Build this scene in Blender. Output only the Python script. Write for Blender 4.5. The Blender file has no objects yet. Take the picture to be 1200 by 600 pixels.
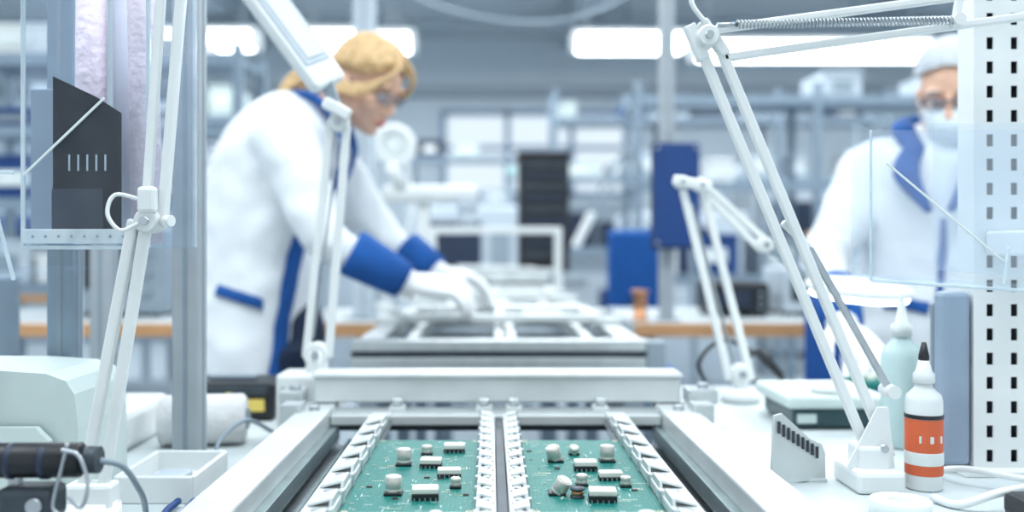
import bpy, bmesh, math, random
from mathutils import Vector, Matrix, Quaternion
random.seed(7)
V=Vector
SC=bpy.context.scene
COL=SC.collection

# ------------------------------------------------------------------ materials
MATS={}
def mat(name,col,rough=0.5,metal=0.0,var=0.06,scale=20.0,bump=0.0,bscale=80.0,emit=0.0,ecol=None,stretch=None,spec=None):
    if name in MATS: return MATS[name]
    m=bpy.data.materials.new(name); m.use_nodes=True
    nt=m.node_tree; n=nt.nodes; l=nt.links
    b=n['Principled BSDF']
    b.inputs['Roughness'].default_value=rough
    b.inputs['Metallic'].default_value=metal
    if spec is not None: b.inputs['Specular IOR Level'].default_value=spec
    tc=n.new('ShaderNodeTexCoord'); mp=n.new('ShaderNodeMapping')
    l.new(tc.outputs['Object'],mp.inputs['Vector'])
    if stretch: mp.inputs['Scale'].default_value=stretch
    nz=n.new('ShaderNodeTexNoise'); nz.inputs['Scale'].default_value=scale; nz.inputs['Detail'].default_value=4
    l.new(mp.outputs[0],nz.inputs['Vector'])
    rp=n.new('ShaderNodeValToRGB')
    c=V(col)
    lo=c*(1-var); hi=c*(1+var)
    rp.color_ramp.elements[0].position=0.3; rp.color_ramp.elements[1].position=0.7
    rp.color_ramp.elements[0].color=(lo[0],lo[1],lo[2],1)
    rp.color_ramp.elements[1].color=(min(hi[0],1),min(hi[1],1),min(hi[2],1),1)
    l.new(nz.outputs['Fac'],rp.inputs['Fac']); l.new(rp.outputs['Color'],b.inputs['Base Color'])
    if bump>0:
        n2=n.new('ShaderNodeTexNoise'); n2.inputs['Scale'].default_value=bscale
        l.new(mp.outputs[0],n2.inputs['Vector'])
        bp=n.new('ShaderNodeBump'); bp.inputs['Strength'].default_value=bump; bp.inputs['Distance'].default_value=0.01
        l.new(n2.outputs['Fac'],bp.inputs['Height']); l.new(bp.outputs[0],b.inputs['Normal'])
    if emit>0:
        e=ecol or col
        b.inputs['Emission Color'].default_value=(e[0],e[1],e[2],1)
        b.inputs['Emission Strength'].default_value=emit
    MATS[name]=m
    return m
def clearmat(name,tint=(0.96,0.98,1.0),a=0.04,dcol=(0.85,0.9,0.95)):
    m=bpy.data.materials.new(name); m.use_nodes=True
    nt=m.node_tree; n=nt.nodes; l=nt.links
    n.remove(n['Principled BSDF']); out=n['Material Output']
    t=n.new('ShaderNodeBsdfTransparent'); t.inputs[0].default_value=(*tint,1)
    d=n.new('ShaderNodeBsdfPrincipled'); d.inputs['Base Color'].default_value=(*dcol,1); d.inputs['Roughness'].default_value=0.12
    mx=n.new('ShaderNodeMixShader'); 
    nz=n.new('ShaderNodeTexNoise'); nz.inputs['Scale'].default_value=9
    mr=n.new('ShaderNodeMapRange'); mr.inputs[3].default_value=a*0.6; mr.inputs[4].default_value=a*1.4
    l.new(nz.outputs['Fac'],mr.inputs[0]); l.new(mr.outputs[0],mx.inputs[0])
    l.new(t.outputs[0],mx.inputs[1]); l.new(d.outputs[0],mx.inputs[2]); l.new(mx.outputs[0],out.inputs[0])
    MATS[name]=m; return m

WHITE=mat('white_enamel',(0.77,0.80,0.80),0.35,0,0.03)
ALU=mat('satin_aluminium',(0.60,0.64,0.65),0.33,0.7,0.08,30,0.05,200)
ALUW=mat('pale_aluminium',(0.66,0.70,0.70),0.40,0.4,0.07,12)
STEEL=mat('brushed_steel',(0.45,0.49,0.52),0.3,0.9,0.1,40)
DSTEEL=mat('dark_steel',(0.05,0.065,0.08),0.45,0.4,0.2,20)
GREYG=mat('grey_green_metal',(0.20,0.26,0.27),0.4,0.5,0.15,20)
PROF=mat('anodised_profile',(0.23,0.30,0.37),0.45,0.3,0.06)
BLACK=mat('black_plastic',(0.010,0.013,0.017),0.4,0,0.2)
NAVY=mat('navy_plastic',(0.012,0.025,0.055),0.5)
BLUE=mat('blue_panel',(0.006,0.050,0.20),0.6,0,0.08)
BLUEC=mat('blue_cloth',(0.006,0.085,0.32),0.85,0,0.12,30,0.2,150)
COAT=mat('white_coat_cloth',(0.78,0.82,0.85),0.9,0,0.02,14,0.3,12)
GLOVE=mat('white_glove',(0.82,0.84,0.85),0.8,0,0.03,40,0.2,90)
PANTS=mat('navy_trousers',(0.012,0.025,0.06),0.85,0,0.15)
SKIN=mat('skin',(0.76,0.47,0.34),0.5,0,0.06,25)
LIP=mat('lips',(0.60,0.22,0.19),0.45)
HAIR=mat('blonde_hair',(0.70,0.48,0.25),0.5,0,0.25,60,0.3,120)
HAIRD=mat('blonde_hair_dark',(0.54,0.35,0.17),0.5,0,0.25,60,0.3,120)
GREYH=mat('hair_net_white',(0.62,0.66,0.70),0.85,0,0.1,40,0.5,60)
MASK=mat('surgical_mask_paper',(0.72,0.80,0.84),0.85,0,0.03,30,0.2,50)
EYEW=mat('eye_white',(0.85,0.85,0.85),0.3)
EYED=mat('eye_iris',(0.04,0.06,0.08),0.2)
MINT=mat('mint_plastic',(0.60,0.69,0.67),0.45,0,0.03)
TEALB=mat('teal_plastic',(0.40,0.64,0.62),0.4,0,0.04)
WOOD=mat('wood_edge',(0.55,0.30,0.14),0.5,0,0.2,6,0,80,0,None,(1,14,14))
TABLE=mat('table_laminate',(0.50,0.55,0.57),0.4,0,0.04)
ORANGE=mat('orange_label',(0.68,0.13,0.045),0.5)
YELL=mat('yellow_label',(0.75,0.58,0.14),0.5)
PINK=mat('pink_antistatic_foam',(0.68,0.58,0.65),0.6,0,0.1,15,0.5,70)
GREYP=mat('grey_plastic',(0.25,0.31,0.36),0.5)
LGREY=mat('light_grey_case',(0.49,0.56,0.62),0.5)
BEIGE=mat('component_cream',(0.72,0.72,0.66),0.5)
CAP=mat('capacitor_can',(0.60,0.59,0.54),0.3,0.5)
GOLD=mat('solder_gold',(0.70,0.64,0.46),0.3,0.7)
COPPER=mat('copper_coil',(0.60,0.30,0.16),0.35,0.8)
SILK=mat('silkscreen',(0.74,0.80,0.79),0.5)
LAMP=mat('lamp_glow',(1,1,1),0.4,0,0,emit=8,ecol=(0.95,0.98,1.0))
LAMPS=mat('lamp_diffuser',(0.62,0.66,0.68),0.5,0,0.02)
ACR=clearmat('clear_acrylic')
ACRE=clearmat('acrylic_edge',(0.8,0.9,0.95),0.6,(0.80,0.88,0.92))
def pcbmat():
    m=bpy.data.materials.new('solder_mask_green'); m.use_nodes=True
    nt=m.node_tree;n=nt.nodes;l=nt.links;b=n['Principled BSDF']
    b.inputs['Roughness'].default_value=0.45
    b.inputs['Specular IOR Level'].default_value=0.3
    tc=n.new('ShaderNodeTexCoord')
    br=n.new('ShaderNodeTexBrick'); br.inputs['Scale'].default_value=60; br.inputs['Mortar Size'].default_value=0.03
    br.inputs['Color1'].default_value=(0.002,0.120,0.108,1); br.inputs['Color2'].default_value=(0.004,0.145,0.126,1)
    br.inputs['Mortar'].default_value=(0.015,0.22,0.19,1)
    l.new(tc.outputs['Object'],br.inputs['Vector'])
    vo=n.new('ShaderNodeTexVoronoi'); vo.inputs['Scale'].default_value=220
    l.new(tc.outputs['Object'],vo.inputs['Vector'])
    cp=n.new('ShaderNodeMath'); cp.operation='LESS_THAN'; cp.inputs[1].default_value=0.13
    l.new(vo.outputs['Distance'],cp.inputs[0])
    mx=n.new('ShaderNodeMix'); mx.data_type='RGBA'; mx.inputs[7].default_value=(0.30,0.55,0.47,1)
    l.new(cp.outputs[0],mx.inputs[0]); l.new(br.outputs['Color'],mx.inputs[6])
    l.new(mx.outputs[2],b.inputs['Base Color'])
    return m
PCBM=pcbmat()

# ------------------------------------------------------------------ mesh builder
def smoothpath(pts,k=6):
    pts=[V(p) for p in pts]
    if len(pts)<3: return pts
    P=[pts[0]*2-pts[1]]+pts+[pts[-1]*2-pts[-2]]
    out=[]
    for i in range(1,len(P)-2):
        for j in range(k):
            t=j/k; a,b,c,d=P[i-1],P[i],P[i+1],P[i+2]
            out.append(0.5*((2*b)+(c-a)*t+(2*a-5*b+4*c-d)*t*t+(3*b-a-3*c+d)*t**3))
    out.append(pts[-1]); return out
def lerpl(vals,m):
    out=[];n=len(vals)-1
    for i in range(m):
        t=i/(m-1)*n; k=min(int(t),n-1); f=t-k
        out.append(vals[k]*(1-f)+vals[k+1]*f)
    return out
class B:
    def __init__(s,name): s.name=name; s.bm=bmesh.new(); s.mats=[]
    def mi(s,m):
        if m not in s.mats: s.mats.append(m)
        return s.mats.index(m)
    def add(s,t,m,smooth=False,M=None):
        i=s.mi(m)
        if M is not None: bmesh.ops.transform(t,matrix=M,verts=t.verts)
        bmesh.ops.recalc_face_normals(t,faces=t.faces)
        for f in t.faces: f.material_index=i; f.smooth=smooth
        me=bpy.data.meshes.new('tmp'); t.to_mesh(me); t.free(); s.bm.from_mesh(me); bpy.data.meshes.remove(me)
        return s
    def box(s,c,size,m,bev=0.0,rot=None,seg=2):
        t=bmesh.new(); bmesh.ops.create_cube(t,size=1)
        bmesh.ops.scale(t,vec=V(size),verts=t.verts)
        if bev>0: bmesh.ops.bevel(t,geom=t.edges[:],offset=min(bev,min(size)*0.45),segments=seg,affect='EDGES',profile=0.5)
        M=Matrix.Translation(V(c))
        if rot is not None: M=M@(rot.to_4x4() if hasattr(rot,'to_4x4') else Matrix.Rotation(rot[0],4,'X')@Matrix.Rotation(rot[1],4,'Y')@Matrix.Rotation(rot[2],4,'Z'))
        return s.add(t,m,False,M)
    def b2(s,x0,x1,y0,y1,z0,z1,m,bev=0.0):
        return s.box(((x0+x1)/2,(y0+y1)/2,(z0+z1)/2),(abs(x1-x0),abs(y1-y0),abs(z1-z0)),m,bev)
    def bar(s,a,b,w,h,m,bev=0.002,up=(0,1,0)):
        a=V(a);b=V(b);d=(b-a);L=d.length;x=d.normalized();u=V(up)
        y=(u-u.dot(x)*x).normalized(); z=x.cross(y)
        R=Matrix((x,y,z)).transposed()
        return s.box((a+b)/2,(L,w,h),m,bev,R)
    def sweep(s,pts,r,m,n=12,k=0,smooth=True,flat=1.0,up=None):
        pts=[V(p) for p in pts]
        if k: pts=smoothpath(pts,k)
        if not isinstance(r,(list,tuple)): r=[r]*len(pts)
        elif len(r)!=len(pts): r=lerpl(list(r),len(pts))
        t=bmesh.new(); rings=[]; ref=V(up) if up else None; pv=None
        for i,p in enumerate(pts):
            d=(pts[min(i+1,len(pts)-1)]-pts[max(i-1,0)]).normalized()
            if pv is None:
                a=ref if ref else (V((0,0,1)) if abs(d.z)<0.9 else V((1,0,0)))
            else: a=ref if ref else pv
            a=(a-a.dot(d)*d).normalized(); pv=a; b=d.cross(a)
            rings.append([t.verts.new(p+r[i]*(flat*math.cos(q)*a+math.sin(q)*b)) for q in [2*math.pi*j/n for j in range(n)]])
        for i in range(len(rings)-1):
            for j in range(n): t.faces.new((rings[i][j],rings[i][(j+1)%n],rings[i+1][(j+1)%n],rings[i+1][j]))
        t.faces.new(rings[0][::-1]); t.faces.new(rings[-1])
        return s.add(t,m,smooth)
    def cyl(s,a,b,r,m,r2=None,n=24,bev=0):
        a=V(a);b=V(b); r2=r if r2 is None else r2
        d=(b-a); t=bmesh.new()
        bmesh.ops.create_cone(t,cap_ends=True,cap_tris=False,segments=n,radius1=r,radius2=r2,depth=d.length)
        if bev: 
            es=[e for e in t.edges if len(e.link_faces)==2 and any(len(f.verts)>4 for f in e.link_faces)]
            bmesh.ops.bevel(t,geom=es,offset=bev,segments=2,affect='EDGES')
        M=Matrix.Translation((a+b)/2)@V((0,0,1)).rotation_difference(d.normalized()).to_matrix().to_4x4()
        i=s.mi(m)
        bmesh.ops.transform(t,matrix=M,verts=t.verts); bmesh.ops.recalc_face_normals(t,faces=t.faces)
        for f in t.faces: f.material_index=i; f.smooth=len(f.verts)<=4
        me=bpy.data.meshes.new('tmp'); t.to_mesh(me); t.free(); s.bm.from_mesh(me); bpy.data.meshes.remove(me)
        return s
    def sph(s,c,rad,m,R=None,u=20,v=14):
        if not isinstance(rad,(list,tuple)): rad=(rad,)*3
        t=bmesh.new(); bmesh.ops.create_uvsphere(t,u_segments=u,v_segments=v,radius=1)
        bmesh.ops.scale(t,vec=V(rad),verts=t.verts)
        M=Matrix.Translation(V(c))
        if R is not None: M=M@R.to_4x4()
        return s.add(t,m,True,M)
    def lathe(s,c,prof,m,n=28,axis=(0,0,1)):
        t=bmesh.new(); rings=[]
        for r,z in prof: rings.append([t.verts.new((r*math.cos(2*math.pi*j/n),r*math.sin(2*math.pi*j/n),z)) for j in range(n)])
        for i in range(len(rings)-1):
            for j in range(n): t.faces.new((rings[i][j],rings[i][(j+1)%n],rings[i+1][(j+1)%n],rings[i+1][j]))
        t.faces.new(rings[0][::-1]); t.faces.new(rings[-1])
        M=Matrix.Translation(V(c))@V((0,0,1)).rotation_difference(V(axis).normalized()).to_matrix().to_4x4()
        return s.add(t,m,True,M)
    def poly(s,pts,th,m,nrm=None):
        pts=[V(p) for p in pts]
        nn=V(nrm).normalized() if nrm else (pts[1]-pts[0]).cross(pts[2]-pts[0]).normalized()
        t=bmesh.new(); a=[t.verts.new(p-nn*th/2) for p in pts]; b=[t.verts.new(p+nn*th/2) for p in pts]
        t.faces.new(a[::-1]); t.faces.new(b)
        for i in range(len(a)): j=(i+1)%len(a); t.faces.new((a[i],a[j],b[j],b[i]))
        return s.add(t,m,False)
    def loft(s,rings,m,n=32,sub=4,cap=True):
        K=smoothpath([r[0] for r in rings],sub); A=smoothpath([r[1] for r in rings],sub); Bx=smoothpath([r[2] for r in rings],sub)
        t=bmesh.new(); R=[]
        for c,a,b in zip(K,A,Bx):
            ring=[]
            for j in range(n):
                q=2*math.pi*j/n; cc=math.cos(q); ss=math.sin(q)
                e=0.85
                ring.append(t.verts.new(c+a*(abs(cc)**e*(1 if cc>0 else -1))+b*(abs(ss)**e*(1 if ss>0 else -1))))
            R.append(ring)
        for i in range(len(R)-1):
            for j in range(n): t.faces.new((R[i][j],R[i][(j+1)%n],R[i+1][(j+1)%n],R[i+1][j]))
        if cap: t.faces.new(R[0][::-1]); t.faces.new(R[-1])
        return s.add(t,m,True)
    def spring(s,a,b,R,r,turns,m):
        a=V(a);b=V(b);d=(b-a);x=d.normalized();y=V((0,1,0));y=(y-y.dot(x)*x).normalized();z=x.cross(y)
        N=turns*9
        pts=[a+d*(i/N)+R*(math.cos(2*math.pi*i/9)*y+math.sin(2*math.pi*i/9)*z) for i in range(N+1)]
        return s.sweep(pts,r,m,n=5)
    def done(s,parent=None,M=None):
        me=bpy.data.meshes.new(s.name); s.bm.to_mesh(me); s.bm.free()
        for m in s.mats: me.materials.append(m)
        o=bpy.data.objects.new(s.name,me); COL.objects.link(o)
        if parent: o.parent=parent
        if M is not None: o.matrix_world=M
        return o
def empty(name):
    e=bpy.data.objects.new(name,None); COL.objects.link(e); e.empty_display_size=0.1; return e
def remesh(o,vox,sm=4,disp=None):
    r=o.modifiers.new('remesh','REMESH'); r.mode='VOXEL'; r.voxel_size=vox; r.use_smooth_shade=True
    if sm: q=o.modifiers.new('smooth','SMOOTH'); q.iterations=sm; q.factor=0.5
    if disp:
        tx=bpy.data.textures.new(o.name+'_folds','CLOUDS'); tx.noise_scale=disp[1]; tx.noise_depth=1
        d=o.modifiers.new('folds','DISPLACE'); d.texture=tx; d.strength=disp[0]; d.mid_level=0.5; d.texture_coords='LOCAL'

# ------------------------------------------------------------------ room
FL=mat('epoxy_floor',(0.40,0.46,0.50),0.25,0,0.05,2)
WL=mat('wall_paint',(0.55,0.63,0.69),0.7,0,0.03,3)
CE=mat('ceiling_paint',(0.70,0.76,0.81),0.8,0,0.04,2)
B('floor').b2(-7.5,7.5,-3,12.3,-0.1,0,FL).done()
B('ceiling').b2(-7.5,7.5,-3,12.3,4.0,4.12,CE).done()
B('wall_left').b2(-7.62,-7.5,-3,12.3,-0.1,4.12,WL).done()
B('wall_right').b2(7.5,7.62,-3,12.3,-0.1,4.12,WL).done()
wb=B('wall_back')
wx0,wx1,wz0,wz1=-0.6,1.85,1.75,2.85
lx0,lx1=-4.4,-3.0
wb.b2(-7.5,lx0,12,12.2,0,4,WL).b2(lx1,wx0,12,12.2,0,4,WL).b2(wx1,7.5,12,12.2,0,4,WL)
for a,b_ in ((lx0,lx1),(wx0,wx1)):
    wb.b2(a,b_,12,12.2,0,wz0,WL).b2(a,b_,12,12.2,wz1,4,WL)
wb.done()
WF=mat('window_frame',(0.20,0.29,0.42),0.5)
for k,(a,b_,nn) in enumerate(((wx0,wx1,3),(lx0,lx1,2))):
    w=B('window_%d'%(k+1))
    w.b2(a,b_,11.96,12.1,wz0,wz0+0.06,WF).b2(a,b_,11.96,12.1,wz1-0.06,wz1,WF)
    for i in range(nn+1):
        x=a+(b_-a)*i/nn; w.b2(x-0.035,x+0.035,11.96,12.1,wz0,wz1,WF)
    w.b2(a,b_,11.97,12.09,2.35,2.40,WF)
    w.b2(a,b_,12.05,12.06,wz0,wz1,ACR)
    w.done()
t=B('trim_1'); t.b2(-7.4,7.4,11.85,12,3.02,3.14,mat('trim_grey',(0.30,0.36,0.42),0.5)); t.done()
t=B('ceiling_duct')
for x in (-3.2,0.9,4.6): t.b2(x,x+0.35,0,11.9,3.62,3.98,LGREY,0.02)
t.done()
t=B('cable_tray')
t.b2(-7,7,10.2,10.5,3.45,3.50,GREYP); t.b2(-7,7,10.2,10.22,3.45,3.56,GREYP)
for x in (-6,-3.5,-1,1.5,4,6): t.cyl((x,10.35,3.48),(x,10.35,4.0),0.012,PROF,n=8)
t.done()
t=B('hanging_cable')
t.sweep([(-0.9,5.5,2.9),(-0.4,5.5,2.55),(0.2,5.5,2.42),(0.7,5.5,2.52),(1.1,5.5,2.9),(1.25,5.5,4.0)],0.008,GREYP,k=6)
t.sweep([(-0.9,5.5,2.9),(-1.0,5.5,4.0)],0.008,GREYP); t.done()

def ceiling_light(x0,x1,y,z):
    o=B('fluorescent_ceiling_light')
    o.b2(x0,x1,y-0.13,y+0.13,z+0.07,z+0.10,WHITE,0.01)
    o.b2(x0+0.02,x1-0.02,y-0.11,y+0.11,z-0.04,z+0.07,LAMP,0.03)
    o.b2(x0-0.02,x0+0.02,y-0.13,y+0.13,z-0.04,z+0.10,WHITE,0.01).b2(x1-0.02,x1+0.02,y-0.13,y+0.13,z-0.04,z+0.10,WHITE,0.01)
    for x in (x0+0.1,x1-0.1): o.cyl((x,y,z+0.1),(x,y,4.0),0.006,STEEL,n=8)
    o.done()
ceiling_light(0.62,1.45,7,2.60)
ceiling_light(1.50,3.2,6.9,2.52)
ceiling_light(-1.43,-0.92,7,2.62); ceiling_light(-0.85,-0.58,7,2.60)
ceiling_light(-2.7,-1.75,7,2.62)
ceiling_light(-6.2,-4.2,7,2.62)
ceiling_light(3.6,5.6,7,2.6)
for i,(x,y) in enumerate(((-3.5,1.2),(0,0.6),(3.5,1.2),(-3.5,4.6),(0.2,4.6),(3.5,4.6),(0,8.2),(-4,8.2),(4,8.2))):
    L=bpy.data.lights.new('ceiling_panel','AREA'); L.shape='RECTANGLE'; L.size=2.6; L.size_y=1.3; L.energy=84 if y<3 else 112; L.color=(0.94,0.98,1.0)
    o=bpy.data.objects.new('ceiling_panel_lamp',L); COL.objects.link(o); o.location=(x,y,3.58)
W=bpy.data.worlds.new('World'); SC.world=W; W.use_nodes=True
W.node_tree.nodes['Background'].inputs[0].default_value=(0.86,0.95,1.0,1); W.node_tree.nodes['Background'].inputs[1].default_value=1.06

# ------------------------------------------------------------------ foreground conveyor
c=B('circuit_board_conveyor')
y0,y1=0.45,1.47
for (xa,xb,sg) in ((-0.285,-0.237,1),(0.252,0.305,-1)):
    c.b2(xa,xb,y0,y1,0.79,0.86,ALUW,0.003)
    inner=xb if sg>0 else xa
    c.b2(inner,inner+sg*0.012,y0,1.40,0.815,0.836,GREYG,0.001)
    c.b2(inner,inner+sg*0.022,y0,1.40,0.79,0.806,STEEL,0.001)
    c.cyl((inner+sg*0.038,y0,0.80),(inner+sg*0.038,1.42,0.80),0.0085,STEEL)
    c.cyl((inner+sg*0.060,y0,0.785),(inner+sg*0.060,1.42,0.785),0.006,DSTEEL)
    c.b2(inner+sg*0.026,inner+sg*0.030,y0,1.40,0.77,0.815,GREYG)
    c.b2(xa+0.001,xb-0.001,y0+0.001,y1-0.001,0.62,0.788,LGREY,0.004)
    c.b2(xa-0.02 if sg>0 else xb-0.01, xa+0.01 if sg>0 else xb+0.02,1.36,1.40,0.845,0.872,ALU,0.002)
    c.cyl((xa+0.025,1.385,0.86),(xa+0.025,1.385,0.868),0.008,STEEL,n=6)
c.b2(-0.236,0.251,y0,1.435,0.70,0.715,DSTEEL)
for yy in (0.6,0.75,0.9,1.05,1.2,1.33): 
    c.cyl((-0.235,yy,0.765),(0.25,yy,0.765),0.012,GREYP)
c.b2(-0.272,0.292,1.44,1.50,0.862,0.899,ALUW,0.003)
c.b2(-0.274,0.294,1.435,1.502,0.900,0.907,ALUW,0.002)
c.b2(-0.262,0.282,1.395,1.435,0.846,0.856,ALU,0.002)
c.b2(-0.262,0.282,1.402,1.435,0.826,0.840,DSTEEL,0.002)
c.b2(-0.236,0.251,1.38,1.394,0.838,0.853,ALUW,0.002)
c.b2(-0.32,-0.285,1.42,1.47,0.862,0.882,ALU,0.003); c.b2(0.30,0.345,1.42,1.47,0.862,0.885,ALU,0.003)
c.cyl((-0.30,1.44,0.882),(-0.30,1.44,0.89),0.009,STEEL,n=6); c.cyl((0.325,1.44,0.885),(0.325,1.44,0.893),0.009,STEEL,n=6)
for x in (-0.14,-0.01,0.035,0.165):
    c.cyl((x,1.41,0.852),(x,1.41,0.872),0.007,STEEL,n=12); c.cyl((x,1.41,0.866),(x,1.41,0.874),0.009,ALU,n=6)
    c.b2(x-0.012,x+0.012,1.40,1.43,0.850,0.862,ALUW,0.002)
def cliprail(xc,w,side,pitch,hh):
    c.b2(xc-w/2,xc+w/2,y0,1.40,0.835,0.856,ALUW,0.002)
    c.b2(xc-w/2-0.001,xc+w/2+0.001,y0,1.40,0.845,0.847,DSTEEL)
    yy=0.47
    while yy<1.39-pitch*0.6:
        xo=xc+side*(w/2-0.003); xi=xc-side*(w/2-0.004)
        c.poly([(xo,yy,0.855),(xo,yy+pitch*0.62,0.855),(xo,yy+pitch*0.58,0.855+hh),(xo,yy+pitch*0.06,0.855+hh)],0.003,ALUW,(1,0,0))
        c.bar((xo,yy+pitch*0.32,0.855+hh-0.001),(xi,yy+pitch*0.32,0.857),pitch*0.50,0.0028,ALUW,0.001,up=(0,1,0))
        c.b2(min(xo,xo+side*0.005),max(xo,xo+side*0.005),yy+pitch*0.70,yy+pitch*0.86,0.846,0.860,ALU,0.001)
        c.cyl((xc,yy+pitch*0.80,0.856),(xc,yy+pitch*0.80,0.8590),min(0.0038,w*0.2),STEEL,n=10)
        c.b2(xc-w*0.38,xc+w*0.38,yy+pitch*0.64,yy+pitch*0.69,0.8555,0.8567,DSTEEL)
        yy+=pitch
cliprail(-0.162,0.030,1,0.068,0.009); cliprail(0.184,0.030,-1,0.068,0.009)
cliprail(-0.0045,0.020,-1,0.044,0.006); cliprail(0.0275,0.020,1,0.044,0.006)
c.b2(0.006,0.017,y0,1.40,0.835,0.850,DSTEEL,0.001)
for x in (-0.26,0.278):
    for y in (0.5,1.42):
        c.b2(x-0.025,x+0.025,y-0.025,y+0.025,0.04,0.62,PROF,0.004); c.cyl((x,y,0),(x,y,0.04),0.035,DSTEEL)
c.done()

# ------------------------------------------------------------------ circuit boards
def relay(o,x,y,w=0.022,d=0.017,h=0.010,rot=0.0,z=0.8465):
    R=Matrix.Rotation(rot,3,'Z')
    o.box((x,y,z+h/2-0.001),(w,d,h-0.002),BLACK,0.0012,R)  # black base, also paints in the shadow at the relay's bottom
    o.box((x,y,z+h+0.0003),(w*0.98,d*0.96,0.006),BEIGE,0.0014,R)
    o.box((x+w*0.1,y,z+h+0.0035),(w*0.5,d*0.4,0.0006),SILK,0,R)
    for i in range(5):
        for sx in (-1,1):
            p=R@V((-w*0.4+i*w*0.2,sx*(d/2+0.0015),0)); o.box((x+p.x,y+p.y,z+0.0015),(0.0014,0.004,0.003),STEEL,0,R)
def capac(o,x,y,r=0.008,h=0.016,tilt=(0,0,1),z=0.8465,m=CAP):
    ax=V(tilt).normalized(); p=V((x,y,z))+ax*0.001
    o.box((x,y,z+0.0014),(r*2.2,r*2.2,0.0028),BLACK,0.0008)
    o.lathe(p,[(r*0.8,0.0),(r*1.02,0.002),(r*1.02,0.004),(r*0.94,0.005),(r,0.0062),(r,h-0.001),(r*0.9,h),(r*0.88,h-0.0004),(0.0004,h-0.0004)],m,20,ax)
    o.cyl(p+ax*(h-0.0004),p+ax*(h+0.0002),r*0.7,BEIGE,n=16)
def board(xa,xb,seed,comps):
    rnd=random.Random(seed)
    o=B('printed_circuit_board')
    ya,yb=0.62,1.235; z=0.8465
    o.b2(xa,xb,ya,yb,z-0.0022,z,PCBM,0.0005)
    o.b2(xa,xb,0.895,0.897,z,z+0.0002,SILK)
    for i in range(150):
        x=rnd.uniform(xa+0.006,xb-0.012); y=rnd.uniform(0.75,yb-0.006)
        k=rnd.random()
        if k<0.5:
            L=rnd.uniform(0.003,0.014); 
            if rnd.random()<0.5: o.b2(x,min(x+L,xb-0.002),y,y+0.0007,z,z+0.0002,SILK)
            else: o.b2(x,x+0.0007,y,min(y+L,yb-0.002),z,z+0.0002,SILK)
        elif k<0.75:
            o.b2(x,x+0.0022,y,y+0.0013,z,z+0.0009,rnd.choice([SILK,BEIGE,GREYP]))
            o.b2(x-0.0009,x,y,y+0.0013,z,z+0.0007,GOLD); o.b2(x+0.0022,x+0.0031,y,y+0.0013,z,z+0.0007,GOLD)
        elif k<0.95:
            n=rnd.randint(4,8)
            for q in range(n):
                if x+q*0.0026<xb-0.003: o.b2(x+q*0.0026,x+q*0.0026+0.0013,y,y+0.002,z,z+0.0003,GOLD)
        else:
            o.b2(x,x+0.006,y,y+0.005,z,z+0.0016,BLACK,0.0004)
            for q in range(4):
                o.b2(x+0.0006+q*0.0014,x+0.0012+q*0.0014,y-0.0012,y+0.0062,z,z+0.0006,GOLD)
    for (x,y) in ((xa+0.006,yb-0.006),(xb-0.006,yb-0.006),(xa+0.006,0.9),(xb-0.006,0.9)):
        o.lathe((x,y,z),[(0.0034,0),(0.0034,0.0003),(0.0018,0.0003),(0.0018,0.0001)],GOLD,16)
        o.cyl((x,y,z),(x,y,z+0.0002),0.0016,BLACK,n=12)
    for k in comps:
        if k[0]=='r': relay(o,*k[1:])
        elif k[0]=='c': capac(o,*k[1:])
        elif k[0]=='coil':
            x,y=k[1:3]
            o.lathe((x,y,z),[(0.0075,0),(0.0075,0.002),(0.005,0.003),(0.005,0.007),(0.0075,0.008),(0.0075,0.010),(0.001,0.010)],DSTEEL,18)
            o.lathe((x,y,z),[(0.0052,0.0028),(0.0064,0.004),(0.0064,0.006),(0.0052,0.0072)],COPPER,18)
        elif k[0]=='conn':
            x,y=k[1:3]; o.b2(x-0.012,x+0.012,y-0.004,y+0.004,z,z+0.009,SILK,0.001)
            for i in range(6): o.cyl((x-0.010+i*0.004,y,z+0.009),(x-0.010+i*0.004,y,z+0.013),0.0007,GOLD,n=6)
    return o.done()
board(-0.1465,-0.0150,3,[('c',-0.100,0.965,0.0085,0.018),('c',-0.101,1.095,0.0085,0.018),('r',-0.066,0.948,0.027,0.02,0.009,0.05),('r',-0.069,1.085,0.025,0.018,0.007,-0.05),
  ('r',-0.046,1.04,0.0262,0.015,0.006,0.06),('r',-0.045,1.165,0.0262,0.018,0.007,0),('c',-0.037,0.99,0.0055,0.010),
  ('c',-0.078,1.15,0.0065,0.010),('c',-0.05,0.855,0.006,0.012),('r',-0.1,0.80),('c',-0.06,0.78),('conn',-0.12,0.73),('r',-0.04,0.72)])
board(0.0385,0.1685,11,[('c',0.077,1.113,0.0085,0.018,(-0.25,-0.25,1)),('c',0.138,1.113,0.0085,0.018),('r',0.108,1.07,0.0262,0.018,0.008,0.0),('r',0.131,1.026,0.0262,0.015,0.006,0.05),
  ('r',0.112,0.94,0.028,0.02,0.009,-0.05),('c',0.068,0.965,0.008,0.018,(0.45,-0.3,0.9)),('coil',0.088,0.952),('c',0.097,1.0,0.006,0.011),('c',0.102,1.15,0.006,0.010,(0,-0.4,1)),
  ('c',0.143,0.995,0.0055,0.010),('r',0.07,0.82),('c',0.14,0.84),('c',0.12,0.76),('conn',0.09,0.73)])

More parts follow.
